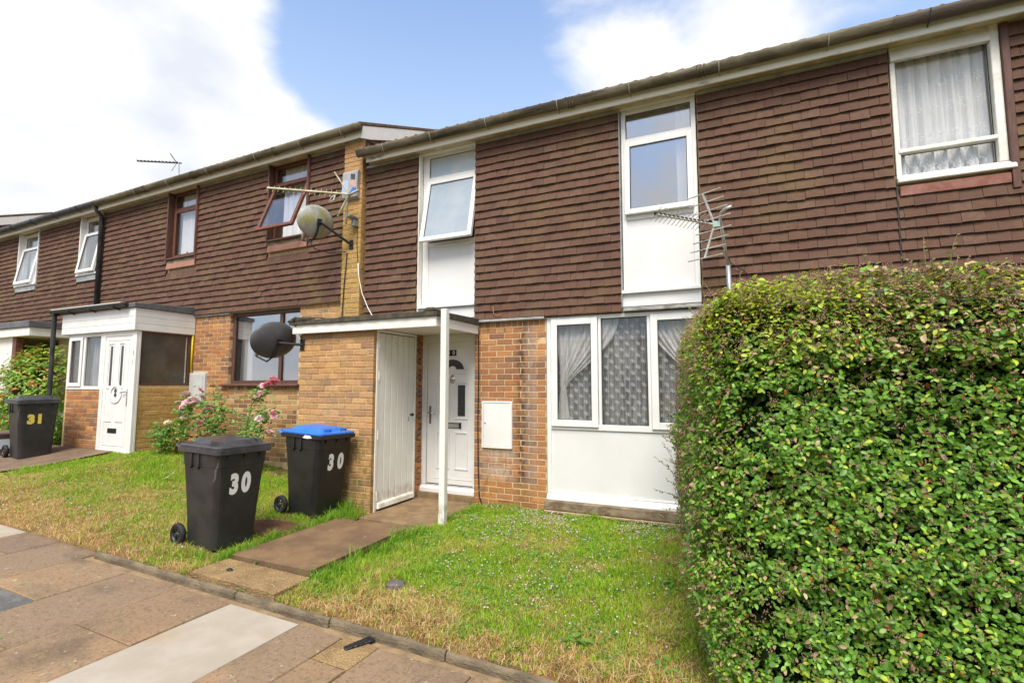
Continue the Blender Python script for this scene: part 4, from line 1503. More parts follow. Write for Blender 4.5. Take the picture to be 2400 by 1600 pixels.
for i, (z0, z1) in enumerate(((2.402, 2.512), (2.514, 2.624), (2.626, 2.745))):
    MB().box(-7.90, -5.715, -1.000, -0.975, z0, z1 + .02 * (i == 2)).build('cladding_board', UPVC, pr, bev=.005)
    MB().box(-5.740, -5.715, -0.974, -0.005, z0, z1 + .02 * (i == 2)).build('cladding_board', UPVC, pr, bev=.005)
MB().box(-5.742, -5.712, -1.003, -0.972, 2.40, 2.766).build('corner_trim', UPVC, pr, bev=.004)
MB().box(-7.88, -5.745, -0.974, -0.01, 2.396, 2.402).build('soffit_board', UPVC, pr)
MB().prism([(-1.03, 2.768), (-1.03, 2.84), (0.0, 2.90), (0.0, 2.768)], 'x', -7.95, -5.69).build('roof_trim', GREYROOF, pr, bev=.006)
mb = MB()
arcs = [math.pi + math.pi * k / 8 for k in range(9)]
mb.prism([(-1.075 + .05 * math.cos(a), 2.842 + .062 * math.sin(a)) for a in arcs], 'x', -8.12, -5.86)
mb.build('gutter', BLACKP, pr, bev=.002)
MB().prism([(-1.115, 2.8435), (-1.115, 2.856), (-1.04, 2.862), (-1.04, 2.8435)], 'x', -8.05, -5.95).build('gutter_lip', PAINT, pr)
for x in (-6.15, -6.85, -7.5):
    MB().tube([(x, -1.12, 2.80), (x, -1.07, 2.765), (x, -1.0, 2.755)], 0.014, 6).build('gutter_bracket', BLACKP, pr)
mb = MB().tube([(-8.06, -1.05, 2.82), (-8.06, -1.03, 0.36)], 0.036, 10).box(-8.115, -8.005, -1.09, -0.98, 2.76, 2.87)
mb.build('downpipe', BLACKP, H31, smooth=False)
mb = MB().tube([(-8.73, -0.26, 5.30), (-8.73, -0.20, 5.20), (-8.73, -0.11, 5.08), (-8.73, -0.10, 2.6)], 0.042, 10)
mb.build('downpipe', BLACKP, H31, smooth=True, warp=warp_row)
mc = empty('meter_cupboard', H31)
GREYB = M('grey_meter_cupboard', (0.56, 0.57, 0.57), (0.50, 0.51, 0.51), 6, rough=0.5)
MB().box(-5.755, -5.335, -0.04, 0.02, 1.195, 1.725).build('cupboard_frame', GREYB, mc, bev=.006)
MB().box(-5.735, -5.375, -0.052, -0.041, 1.215, 1.70).build('cupboard_door', GREYB, mc, bev=.005)

# ================================================================== house beyond the drainpipe
H32 = thing('terraced_house', 'tile hung terraced house with two white swung windows beyond the black drainpipe', 'house', (-11, 0, 0.4))
Q1 = (-12.22, -11.32, 3.88, 5.26)
Q2 = (-9.62, -8.83, 3.88, 5.26)
house_shell(H32, -13.4, -8.722, DZ, [Q1, Q2], MORTAR, warp_row)
eaves(H32, -13.38, -8.722, DZ, BLACKP, warp_row, ends=(True, False), brackets=(-9.3, -10.2, -11.1, -12.0, -12.9), fmat=PAINT)
tl = Pieces('tile')
lay_tiles(tl, -13.38, -8.725, 2.36 + DZ, 4.768 + DZ, -0.030, [(Q1[0] - .01, Q1[1] + .01, 3.76, 6), (Q2[0] - .01, Q2[1] + .01, 3.76, 6)], phase=0.07)
tl.finish(H32, warp_row, joined='tile_hanging')
MB().box(-13.38, Q1[0], -0.048, -0.02, 5.188, 5.226).box(Q1[1], Q2[0], -0.048, -0.02, 5.188, 5.226).build('lead_flashing', LEAD, H32, warp=warp_row)
for q, sd_ in ((Q1, 6), (Q2, 7)):
    wn = empty('window', H32)
    a, b = q[0], q[1]
    for x0 in (a, b - .03):
        MB().box(x0, x0 + .03, -0.06, 0.06, 3.92, 5.235).build('reveal_board', UPVC, wn, warp=warp_row)
    mb = MB().frame(a + .031, b - .031, 3.93, 5.235, 0.04, 0.10, 0.06, 0.09, 0.05)
    mb.box(a + .091, b - .091, 0.041, 0.10, 4.80, 4.88)
    mb.build('frame', UPVC, wn, bev=.004, warp=warp_row)
    MB().box(a + .0, b - .0, -0.09, 0.04, 3.89, 3.93).build('cill', UPVC, wn, warp=warp_row, bev=.004)
    MB().box(a + .01, b - .01, -0.065, 0.0, 3.77, 3.885).build('lead_apron', LEAD, wn, warp=warp_row)
    glass_pane(wn, a + .091, b - .091, 4.88, 5.145, 0.06, GLASSR, warp_row)
    swung_sash(wn, a + .07, b - .07, 3.935, 4.86, 0.0, 4.86, -0.15, UPVC, 0.07, GLASSR, warp_row)
curtain('drape', 'white drape behind the swung white window farthest along the terrace', -12.1, -11.4, 3.95, 5.15, 0.15, DRAPE, 7, 0.03, warp=warp_row, seed=9)
bk = Pieces('brick')
lay_bricks(bk, lambda u: (u, 0), 0, -9.9, -8.73, 0.36, 2.76, BR, phase=0.0, top_soldier=True)
lay_bricks(bk, lambda u: (u, -0.93), 0, -13.3, -9.75, 0.30, 1.35, BR, phase=0.0)
bk.finish(H32, warp_row, most=200)
MB().box(-13.3, -9.76, -0.922, -0.85, 0.0, 2.43).build('store_wall', MORTARD, H32)
for i in range(18):
    x0 = -13.3 + i * 0.196
    MB().box(x0, x0 + 0.192, -0.94, -0.9225, 1.352, 2.44).build('cladding_board', PAINT, H32, bev=.004)
MB().box(-9.74, -9.60, -0.96, -0.85, 0.2, 2.44).build('post', BROWNR, H32)
MB().box(-9.58, -8.99, -0.30, -0.2, 0.3, 2.44).build('door_panel', PAINT, H32)
cn2 = empty('canopy', H32)
MB().box(-13.6, -8.96, -1.03, -1.005, 2.44, 2.60).box(-8.985, -8.96, -1.004, -0.05, 2.44, 2.60).build('fascia', PAINT, cn2, bev=.004)
MB().box(-13.6, -8.93, -1.06, -0.02, 2.602, 2.72).build('roof_trim', GREYROOF, cn2, bev=.006)
MB().box(-13.6, -8.986, -1.004, -0.05, 2.441, 2.455).build('soffit', PAINT, cn2)
MB().box(-8.99, -8.73, -0.05, 0.004, 2.765, 2.79).build('lead_strip', LEAD, H32)

# farthest house: stepped up again, only its gable and pier show
H33 = thing('terraced_house', 'stepped up end of the terrace with white barge board over the far gutter', 'house', (-17, 0, 0.6))
house_shell(H33, -20.0, -13.402, DZ * 2 + .02, [], MORTAR, warp_row)
eaves(H33, -20.0, -13.40, DZ * 2 + .02, GUTM, warp_row, ends=(False, True), brackets=(-14.0, -15.0))
gable(H33, -13.402, DZ * 2 + .02, warp_row)
tl = Pieces('tile')
lay_tiles(tl, -20, -13.8, 3.2, 5.6, -0.03)
lay_tiles(tl, -0.05, 3.4, 5.2, 5.97, 0, (), to_world=lambda u: (-13.402, u), rz=R(90), gauge=0.104)
tl.rows = [q for q in tl.rows if not (abs(q[2] - R(90)) < .1 and q[1][2] > 5.63 + max(0, q[1][1]) * PITCH)]
tl.finish(H33, warp_row, most=24, joined='tile_hanging')
bk = Pieces('brick')
lay_bricks(bk, lambda u: (u, -0.112), 0, -13.76, -13.41, 0.3, 5.6, BR)
bk.finish(H33, warp_row, most=80)
MB().box(-13.756, -13.414, -0.105, 0.0055, 0.0, 5.6).build('pier', MORTARD, H33, warp=warp_row)

# ================================================================== paving, kerb and paths
SLAB = M('worn_paving_slab', (0.265, 0.195, 0.135), (0.23, 0.155, 0.095), 2.2, 0.35, 0.65, rough=0.85, rnd='obj', spec=0.25,
         ramp=[(0.20, 0.148, 0.108), (0.27, 0.178, 0.10), (0.175, 0.128, 0.10), (0.285, 0.195, 0.112), (0.23, 0.165, 0.11), (0.25, 0.165, 0.095)], val=0.6, bump=0.14, bscale=160,
         layers=[((0.085, 0.064, 0.048), 2.1, 0.50, 0.72, (1, 1, 1), 0.62), ((0.40, 0.25, 0.13), 1.5, 0.52, 0.75, (1, 1, 1), 0.55), ((0.10, 0.07, 0.05), 38, 0.50, 0.64, (1, 1, 1), 0.5), ((0.44, 0.33, 0.21), 90, 0.56, 0.66, (1, 1, 1), 0.45), ((0.46, 0.39, 0.26), 15, 0.645, 0.68, (1, 1, 1), 0.6)])
SLABW = M('new_pale_slab', (0.40, 0.355, 0.295), (0.345, 0.30, 0.24), 3, rough=0.85, bump=0.12, bscale=150,
          layers=[((0.36, 0.24, 0.12), 2.2, 0.56, 0.78, (1, 1, 1), 0.6), ((0.30, 0.26, 0.21), 9, 0.58, 0.75, (1, 1, 1), 0.4)])
SLABD = M('dark_grey_slab', (0.10, 0.095, 0.095), (0.16, 0.155, 0.15), 9, rough=0.8, bump=0.6, bscale=60)
SAND = M('jointing_sand', (0.34, 0.235, 0.13), (0.22, 0.15, 0.085), 7, rough=0.95, bump=0.8, bscale=130,
         layers=[((0.09, 0.062, 0.035), 4, 0.56, 0.72, (1, 1, 1), 0.7)])
AGG = M('exposed_aggregate', (0.38, 0.25, 0.115), (0.25, 0.16, 0.075), 6, rough=0.95, bump=2.5, bscale=75,
        layers=[((0.50, 0.40, 0.26), 60, 0.56, 0.66, (1, 1, 1), 0.7), ((0.09, 0.065, 0.04), 70, 0.58, 0.68, (1, 1, 1), 0.6)])
KERBM = M('mossy_kerb_stone', (0.21, 0.165, 0.105), (0.115, 0.092, 0.062), 9, rough=0.95, bump=1.2, bscale=70, stretch=(0.6, 1, 1),
          layers=[((0.30, 0.24, 0.15), 14, 0.60, 0.74, (0.5, 1, 1), 0.7), ((0.12, 0.13, 0.04), 5, 0.58, 0.75, (1, 1, 1), 0.5)])
PAVZ = lambda x: h_kerb(x) - 0.047
pav = MB()
xs = np.linspace(-14, 9, 47)
vs = [(x, y, PAVZ(x) - 0.013) for x in xs for y in (-9.0, -3.05)] + [(x, y, PAVZ(x) - 0.2) for x in xs for y in (-9.0, -3.05)]
n = len(xs)
fs = [(2 * i, 2 * i + 1, 2 * i + 3, 2 * i + 2) for i in range(n - 1)] + [(2 * n + 2 * i, 2 * i, 2 * i + 2, 2 * n + 2 * i + 2) for i in range(n - 1)]
PAV = pav.add(vs, fs).build('pavement', SAND)
PAV['kind'] = 'structure'


def slab(x0, x1, y0, y1, mat=SLAB, th=0.05, parent=PAV, z=None, name='slab', g=0.0042, jig=0.003, tilt=0.0):
    x0 += g
    x1 -= g
    y0 += g
    y1 -= g
    jz = random.uniform(-jig, jig)
    c = 0.006
    zf = z or PAVZ
    co = []
    for dx, dz_ in ((0, -th), (0, -c), (c, 0)):
        for (x, y) in ((x0 + dx, y0 + dx), (x1 - dx, y0 + dx), (x1 - dx, y1 - dx), (x0 + dx, y1 - dx)):
            co.append((x + random.uniform(-.003, .003), y + random.uniform(-.003, .003), zf(x) + dz_ + jz + tilt * (y - y0)))
    f = [(8, 9, 10, 11)] + [(b + i, b + (i + 1) % 4, b + 4 + (i + 1) % 4, b + 4 + i) for b in (0, 4) for i in range(4)]
    return MB().add(co, f).build(name, mat, parent)


rows_x = [-6.85, -6.2, -5.55, -4.88, -4.22, -3.56, -2.91, -2.23, -1.53, -0.865, -0.265, 0.425, 1.085, 1.75, 2.42, 3.1, 3.8, 4.5]
starts = [-3.9, -4.25, -3.86, -4.3, -3.9, -3.45, -4.22, -3.82, -4.22, -3.875, -4.6, -4.12, -4.4, -3.95, -4.3, -3.9, -4.3]
for i, (a, b) in enumerate(zip(rows_x[:-1], rows_x[1:])):
    y1 = -3.205 if a > -2.5 else -3.05
    y0 = starts[i]
    mats = [SLAB] * 6
    if i == 10:
        mats[0] = SLABW
    if i == 4:
        y0 = -3.42
        mats[0] = SLABW
    if i == 7:
        mats[1] = SLABD
    if i == 11:
        slab(a, 0.80, y0, y1)
        slab(0.80, b, y0, -3.485)
        slab(0.808, 1.085, -3.478, -3.19, AGG, jig=0.001, name='patch')
        y1, y0 = y0, y0 - 0.9
        mats = [SLAB] * 6
    k = 0
    while y1 > -7.5:
        slab(a, b, y0, y1, mats[min(k, 5)])
        k += 1
        y1, y0 = y0, y0 - 0.9

kb = empty('kerb_edging', None, (0, 0, 0))
kb['kind'] = 'structure'
ke = [-2.16, -1.27, -0.30, 0.62, 1.53, 2.44, 3.36, 4.3]
for a, b in zip(ke[:-1], ke[1:]):
    a += 0.004
    b -= 0.004
    dz_ = random.uniform(-.004, .006)
    dy = random.uniform(-.006, .006)
    mb = MB()
    nn = 14
    vs, fs = [], []
    rr = random.Random(int(a * 100))
    for i in range(nn + 1):
        x = a + (b - a) * i / nn
        jj = rr.uniform(-.0035, .0035)
        for (yy, zz) in ((-3.146, -0.2), (-3.147, -0.030), (-3.140, -0.012), (-3.122, -0.002), (-3.108, -0.010), (-3.102, -0.03), (-3.102, -0.2)):
            vs.append((x, yy + dy + jj, h_kerb(x) + zz + dz_ + jj * .6))
    for i in range(nn):
        for k in range(6):
            fs.append((i * 7 + k, i * 7 + k + 1, (i + 1) * 7 + k + 1, (i + 1) * 7 + k))
    fs += [tuple(range(7)), tuple(nn * 7 + k for k in range(6, -1, -1))]
    mb.add(vs, fs).build('kerb_stone', KERBM, kb)

gp = MB().add([(-0.90, -1.50, -0.055), (0.06, -1.50, -0.06), (0.06, 0.0, -0.045), (-0.90, 0, -0.045)], [(0, 1, 2, 3)]).build('garden_path', SAND)
gp['kind'] = 'structure'
slab(-0.868, 0.085, -1.17, 0.0, CONC, 0.08, gp, lambda x: -0.006, 'concrete_pad', 0.002, 0.0)
slab(-0.86, 0.03, -1.55, -1.172, M('dark_brown_concrete', (0.15, 0.10, 0.065), (0.21, 0.145, 0.095), 4, rough=0.6, bump=0.4), 0.06, gp, lambda x: -0.03, 'concrete_pad', 0.002, 0.0)  # darker brown than the pad behind it
BIGS = M('brown_weathered_slab', (0.215, 0.135, 0.070), (0.14, 0.088, 0.050), 3.0, rough=0.85, bump=0.4, bscale=110,
         layers=[((0.30, 0.19, 0.095), 2.0, 0.52, 0.75, (1, 1, 1), 0.6), ((0.075, 0.055, 0.038), 2.6, 0.60, 0.74, (1, 1, 1), 0.6), ((0.36, 0.35, 0.31), 13, 0.66, 0.70, (1, 1, 1), 0.4), ((0.10, 0.065, 0.04), 40, 0.52, 0.66, (1, 1, 1), 0.45)])
slab(-0.96, -0.03, -2.69, -1.40, BIGS, 0.055, gp, lambda x: 0.014 - 0.008 * x, 'path_slab', 0.004, 0.0, 0.012)
slab(-0.93, 0.03, -3.085, -2.735, AGG, 0.06, gp, lambda x: -0.012 - .02 * x, 'path_slab', 0.004, 0.0, 0.0)
mb = MB()
pts = [(-8.7, -3.08), (-6.72, -3.08), (-6.58, -2.2), (-6.3, -1.75), (-6.2, -0.9), (-8.7, -0.9)]
edge = []
ny = 12
vs, fs = [], []
for j in range(ny + 1):
    y = -3.06 + (2.16) * j / ny
    xr = np.interp(y, [-3.08, -2.2, -1.75, -0.9], [-6.78, -6.58, -6.3, -6.18])
    for i in range(9):
        x = -8.75 + (xr + 8.75) * i / 8
        vs.append((x, y, ground(x, y) + 0.022))
for j in range(ny):
    for i in range(8):
        k = j * 9 + i
        fs.append((k, k + 1, k + 10, k + 9))
gp2 = mb.add(vs, fs).build('garden_path', M('brown_path_concrete', (0.20, 0.135, 0.09), (0.14, 0.095, 0.065), 3, rough=0.85, bump=0.5,
                                              layers=[((0.34, 0.25, 0.16), 6, 0.58, 0.75, (1, 1, 1), 0.5)]))
gp2['kind'] = 'structure'
# ================================================================== lawns
SOIL = M('lawn_soil', (0.22, 0.115, 0.055), (0.31, 0.18, 0.085), 4, rough=0.95, bump=1.0, bscale=60,
         layers=[((0.07, 0.11, 0.025), 3.0, 0.40, 0.62, (1, 1, 1), 0.55)])


def lawn_sheet(name, xs, ys, skip=None):
    n = len(xs)
    vs = [(x, y, ground(x, y) - 0.02 if y > -3.05 else h_kerb(x) - (0.035 if x > -2.15 else 0.068)) for y in ys for x in xs]
    fs = [(j * n + i, j * n + i + 1, (j + 1) * n + i + 1, (j + 1) * n + i) for j in range(len(ys) - 1) for i in range(n - 1)]
    o = MB().add(vs, fs).build(name, SOIL, smooth=True)
    o['kind'] = 'structure'
    return o


lawn_sheet('lawn', np.linspace(0.035, 9, 30), np.linspace(-3.10, -0.004, 16))
lawn_sheet('lawn', np.concatenate([np.linspace(-6.75, -2.3, 24), np.linspace(-2.2, -0.93, 9)]), np.linspace(-3.10, -0.004, 20))
lawn_sheet('lawn', np.linspace(-20, -8.7, 12), np.linspace(-3.10, -0.004, 6))
SLITM = M('bare_soil', (0.175, 0.085, 0.042), (0.11, 0.055, 0.03), 7, rough=1, bump=1.5, bscale=50)
vs, fs = [], []
for j in range(5):
    for i in range(9):
        a = 2 * math.pi * i / 8
        r = j / 4
        x, y = -1.28 + 0.46 * r * math.cos(a) * (1 + .1 * math.sin(3 * a)), -1.93 + 0.22 * r * math.sin(a)
        vs.append((x, y, ground(x, y) + 0.012 - 0.02 * r * r + 0.012 * vnoise(np.array([x]), np.array([y]), 14, 3)[0]))
for j in range(4):
    for i in range(8):
        k = j * 9 + i
        fs.append((k, k + 1, k + 10, k + 9))
so = MB().add(vs, fs).build('bare_soil', SLITM, smooth=True)
so['kind'] = 'structure'


def grass(name, x0, x1, y0, y1, n, reject, seed, hmin, hmax, bias):
    g = np.random.default_rng(seed)
    x = g.uniform(x0, x1, n)
    y = g.uniform(y0, y1, n)
    keep = ~reject(x, y)
    dist = y + 3.10
    straw = fbm(x, y, 2.6, seed + 5)
    fine = fbm(x, y, 9.0, seed + 9)
    dry = np.clip(1.35 - dist / 0.60, 0, 1.2) * 0.62 + (straw - 0.45) * 1.5 + (fine - 0.5) * 0.9
    keep &= g.random(n) > np.clip((dry - 0.55) * 1.15, 0, 0.85)
    x, y, dry, straw, fine = (q[keep] for q in (x, y, dry, straw, fine))
    n = len(x)
    isdry = g.random(n) < np.clip(dry * 0.95 - 0.02 + bias(x, y), 0.04, 0.92)
    h = g.uniform(hmin, hmax, n) * (0.75 + 0.8 * fine)
    tuft = fbm(x, y, 1.9, seed + 21)
    h *= np.where(tuft > 0.58, 1.55, 1.0) * np.where(fbm(x, y, 5.0, seed + 31) > .6, 1.3, .9)
    lean = g.uniform(0.25, 1.0, n) + isdry * 0.9
    az = g.uniform(0, 2 * np.pi, n)
    fz = g.uniform(0, 2 * np.pi, n)
    wd = g.uniform(0.0016, 0.0034, n) * np.where(tuft > 0.6, 1.15, 1)
    d = np.stack([np.cos(az), np.sin(az), np.zeros(n)], 1)
    s = np.stack([np.cos(fz), np.sin(fz), np.zeros(n)], 1)
    z = ground_np(x, y) - 0.022
    P = np.stack([x, y, z], 1)
    up = np.array([0, 0, 1.0])
    h_ = h[:, None]
    m = P + up * h_ * 0.6 + d * h_ * 0.22 * lean[:, None]
    tp = P + up * h_ * np.where(isdry, 0.72, 0.98)[:, None] + d * h_ * 0.75 * lean[:, None]
    w_ = wd[:, None]
    V = np.stack([P - s * w_, P + s * w_, m - s * w_ * .8, m + s * w_ * .8, tp], 1)
    F = np.array([(0, 1, 3), (0, 3, 2), (2, 3, 4)])
    a = g.random((n, 1))
    green = np.array([[0.17, 0.36, 0.022]]) * (1 - a) + np.array([[0.42, 0.60, 0.050]]) * a
    yel = np.array([[0.52, 0.53, 0.08]])
    green = np.where((g.random((n, 1)) < np.clip(0.15 + (straw[:, None] - .45) * 1.2, 0, .6)), green * 0.35 + yel * 0.65, green)
    b = g.random((n, 1))
    near = np.clip(1.1 - dist[keep] / .7, 0, 1)[:, None]
    strawc = np.array([[0.64, 0.48, 0.18]]) * (1 - b) + (np.array([[0.50, 0.26, 0.10]]) * near + np.array([[0.50, 0.36, 0.12]]) * (1 - near)) * b
    strawc = np.where(g.random((n, 1)) < 0.3, np.array([[0.66, 0.52, 0.30]]), strawc)
    C = np.where(isdry[:, None], strawc, green)
    o = link(name, fast_mesh(name, V, F, C), GRASSM)
    tag(o, {'grass': 'grass'}.get(name, name), 'grass')
    o['kind'] = 'stuff'
    return o


BINS = [(-1.447, -2.459), (-1.433, -1.301)]


def rej_left(x, y):
    r = (x > -0.985) & (x < -0.86 + 0.0 * x) & (y < -1.38)
    r |= (x > -0.88) | ((y > -0.99) & (x > -2.12))
    r |= x < np.interp(y, [-3.1, -2.2, -1.75, -0.9], [-6.78, -6.58, -6.3, -6.18]) + 0.02
    r |= (x < -5.76) & (y > -0.95)
    r |= (((x + 1.28) / 0.50) ** 2 + ((y + 1.93) / 0.25) ** 2) < 1
    r |= (y > -0.42) & (fbm(x, y, 6, 4) < 0.62)
    for bx, by in BINS:
        r |= (np.abs(x - bx) < 0.24) & (np.abs(y - by) < 0.22)
    return r


def rej_right(x, y):
    r = (x < 0.10) & (y > -1.2)
    r |= (y > -0.09) & (x > 1.0)
    r |= (x < 0.03)
    r |= (((x - 0.68) / 0.085) ** 2 + ((y + 2.50) / 0.085) ** 2) < 1
    r |= (x > 3.3) & (y < -0.3)
    return r


gl = grass('grass', -6.9, -0.86, -3.09, 0.0, 150000, rej_left, 11, 0.022, 0.048, lambda x, y: 0.42 * np.clip((-1.9 - x) / 1.2, 0, 1) * np.clip((-1.3 - y) / .8, 0, 1))
gl['label'] = 'patchy mown grass on the lawn behind the wheelie bins'
gr = grass('grass', 0.02, 3.4, -3.09, 0.0, 135000, rej_right, 12, 0.019, 0.043, lambda x, y: 0.0 * x)
gr['label'] = 'mown grass full of clover between the path and the hedge'


def tufts(label, spots, seed, n_each, hh):
    g = np.random.default_rng(seed)
    X, Y, H = [], [], []
    for (x, y, r, s) in spots:
        m = int(n_each * s)
        X.append(x + g.normal(0, r, m))
        Y.append(y + g.normal(0, r * .7, m))
        H.append(g.uniform(0.5, 1.0, m) * hh * s)
    x, y, h = np.concatenate(X), np.concatenate(Y), np.concatenate(H)
    n = len(x)
    az, fz = g.uniform(0, 6.283, n), g.uniform(0, 6.283, n)
    d = np.stack([np.cos(az), np.sin(az), np.zeros(n)], 1)
    s = np.stack([np.cos(fz), np.sin(fz), np.zeros(n)], 1) * g.uniform(0.0018, 0.0032, n)[:, None]
    P = np.stack([x, y, ground_np(x, y) - 0.02], 1)
    h_ = h[:, None]
    up = np.array([0, 0, 1.0])
    V = np.stack([P - s, P + s, P + up * h_ * .65 + d * h_ * .2 - s * .8, P + up * h_ * .65 + d * h_ * .2 + s * .8, P + up * h_ * .92 + d * h_ * .62], 1)
    a = g.random((n, 1))
    C = np.array([[0.12, 0.28, 0.022]]) * (1 - a) + np.array([[0.26, 0.45, 0.04]]) * a
    o = link('tall_grass', fast_mesh('tall_grass', V, np.array([(0, 1, 3), (0, 3, 2), (2, 3, 4)]), C), GRASSM)
    tag(o, label, 'grass')
    o['kind'] = 'stuff'


edge = [(-1.02 + random.gauss(0, .03), -2.75 + i * 0.075, 0.035, random.uniform(.45, .8)) for i in range(20)]
tufts('taller grass along the path edge and round the store wall', edge + [(-1.02, -1.13, .07, 1.3), (-1.2, -1.08, .06, 1.0), (-0.93, -1.25, .05, .9), (-1.5, -1.05, .06, .7), (-1.10, -2.5, .04, .5), (-1.22, -2.82, .06, .6), (-1.0, -1.6, .05, .9), (-0.98, -1.45, .05, 1.0),
      (-1.75, -2.7, .06, .5)], 31, 75, 0.19)
edge = [(0.06 + abs(random.gauss(0, .03)), -2.7 + i * 0.075, 0.035, random.uniform(.4, .85)) for i in range(20)]
tufts('taller grass against the path slabs on the clover lawn', edge + [(0.11, -1.0 + i * .1, .03, .45) for i in range(10)] + [(0.2 + i * .12, -0.06, .05, .35) for i in range(24)] + [(0.1, -1.6, .07, 1.1), (0.06, -2.2, .06, .9), (0.05, -2.72, .06, .8), (0.2, -1.9, .08, .8)], 32, 70, 0.17)


# clover and daisy heads
def flowerheads(name, label, pts, r, col, seed, stuff=True):
    g = np.random.default_rng(seed)
    n = len(pts)
    T = np.array([(0, 0, .8), (1, 0, 0), (0, 1, 0), (-1, 0, 0), (0, -1, 0), (0, 0, -.8)])
    F = np.array([(0, 1, 2), (0, 2, 3), (0, 3, 4), (0, 4, 1), (5, 2, 1), (5, 3, 2), (5, 4, 3), (5, 1, 4)])
    rot = g.uniform(0, 3, n)
    c, s = np.cos(rot), np.sin(rot)
    rr = r * g.uniform(0.65, 1.25, n)
    V = np.empty((n, 6, 3))
    V[:, :, 0] = (T[None, :, 0] * c[:, None] - T[None, :, 1] * s[:, None]) * rr[:, None]
    V[:, :, 1] = (T[None, :, 0] * s[:, None] + T[None, :, 1] * c[:, None]) * rr[:, None]
    V[:, :, 2] = T[None, :, 2] * rr[:, None] * .85
    V += np.asarray(pts)[:, None]
    C = np.asarray(col) * g.uniform(.75, 1.1, (n, 1))
    o = link(name, fast_mesh(name, V, F, C), PETALM)
    tag(o, label, 'flowers')
    o['kind'] = 'stuff'


g = np.random.default_rng(77)
pts, cols = [], []
for i in range(2000):
    if g.random() < 0.62:
        x, y = g.uniform(0.15, 2.9), -0.12 - abs(g.normal(0, 0.42))
    else:
        x, y = g.uniform(0.7, 3.0), g.uniform(-2.6, -0.5)
    if y < -3 or fbm(np.array([x]), np.array([y]), 2.2, 8)[0] < 0.40:
        continue
    pts.append((x, y, ground(x, y) + g.uniform(0.012, 0.04)))
    cols.append((0.78, 0.76, 0.70) if g.random() < .72 else (0.62, 0.46, 0.48))
flowerheads('clover_flowers', 'white and pinkish clover heads scattered over the small front lawn', pts, 0.0088, cols, 1)
pts, cols = [], []
for i in range(130):
    x, y = g.uniform(-5.5, -1.2), g.uniform(-3.0, -0.7)
    if rej_left(np.array([x]), np.array([y]))[0]:
        continue
    pts.append((x, y, ground(x, y) + g.uniform(0.015, 0.04)))
    cols.append((0.78, 0.76, 0.72) if g.random() < .85 else (0.75, 0.55, 0.03))
for i in range(16):
    x, y = -2.05 + g.normal(0, .09), -2.6 + g.normal(0, .07)
    pts.append((x, y, ground(x, y) + g.uniform(0.02, 0.045)))
    cols.append((0.8, 0.79, 0.76))
flowerheads('daisies', 'sparse white daisies and a few yellow ones in the patchy lawn', pts, 0.010, cols, 2)


def broad_weeds(label, spots, seed):
    g = np.random.default_rng(seed)
    P, Nn, T, L = [], [], [], []
    for (x, y, n, size) in spots:
        for k in range(n):
            a = g.uniform(0, 6.283)
            P.append((x + .02 * math.cos(a) + g.normal(0, .015), y + .02 * math.sin(a) + g.normal(0, .015), ground(x, y) + g.uniform(0, .02)))
            T.append((math.cos(a), math.sin(a), g.uniform(0.1, 0.9)))
            Nn.append((g.normal(0, .2), g.normal(0, .2), 1))
            L.append(size * g.uniform(.6, 1.1))
    a = g.random((len(P), 1))
    C = np.array([[0.09, 0.25, 0.03]]) * (1 - a) + np.array([[0.20, 0.38, 0.06]]) * a
    o = link('weeds', fast_mesh('weeds', leaves(np.array(P), np.array(Nn), np.array(T), np.array(L), .38), LEAF_F, C), LEAFM)
    tag(o, label, 'weeds')
    o['kind'] = 'stuff'


broad_weeds('broad leaved weeds dotted over the clover lawn', [(0.55, -0.05, 7, .07), (1.35, -0.12, 9, .10), (2.35, -0.14, 9, .09), (2.45, -0.2, 7, .08), (2.65, -1.6, 9, .08), (2.2, -2.7, 16, .075), (2.45, -2.8, 14, .06),
            (2.75, -2.4, 9, .07), (0.95, -0.06, 6, .06), (0.3, -0.1, 7, .06), (2.75, -2.75, 10, .06), (1.9, -2.95, 8, .05), (0.02, -1.65, 6, .08)], 41)
broad_weeds('low weeds and seedlings at the foot of the rose bed and in slab joints', [(-2.4, -2.75, 10, .06), (-2.75, -0.35, 14, .10), (-2.45, -0.25, 12, .10), (-3.1, -0.3, 10, .09), (-2.25, -0.6, 8, .09), (-0.62, -2.71, 12, .035), (-0.5, -2.715, 8, .03), (-0.28, -3.09, 8, .03),
            (-0.55, -3.83, 5, .02), (-0.38, -3.88, 7, .022), (-1.43, -3.86, 6, .02), (-0.92, -4.2, 8, .03), (-1.75, -3.82, 4, .02), (0.0, -2.73, 9, .04), (-4.2, -2.4, 9, .07), (-2.0, -2.3, 10, .08)], 42)
g = np.random.default_rng(15)
n = 9000
x = np.concatenate([g.uniform(0.08, 2.9, n), g.uniform(-5.8, -1.05, n // 2)])
y = np.concatenate([g.uniform(-2.95, -0.1, n), g.uniform(-2.9, -0.5, n // 2)])
kp = (fbm(x, y, 3.4, 61) > .50) & ~np.where(x > 0, rej_right(x, y), rej_left(x, y))
x, y = x[kp], y[kp]
P = np.stack([x, y, ground_np(x, y) + g.uniform(-.006, .018, len(x))], 1)
a = g.random((len(x), 1))
C = np.array([[0.07, 0.22, 0.03]]) * (1 - a) + np.array([[0.20, 0.40, 0.06]]) * a
o = link('clover_leaves', fast_mesh('clover_leaves', leaves(P, np.stack([g.normal(0, .5, len(x)), g.normal(0, .5, len(x)) - .2, np.ones(len(x))], 1), g.normal(0, 1, (len(x), 3)) * [1, 1, .2], g.uniform(.012, .026, len(x)), .8), LEAF_F, C), LEAFM)
tag(o, 'patches of clover leaves woven through the mown grass', 'clover')
o['kind'] = 'stuff'
g = np.random.default_rng(5)
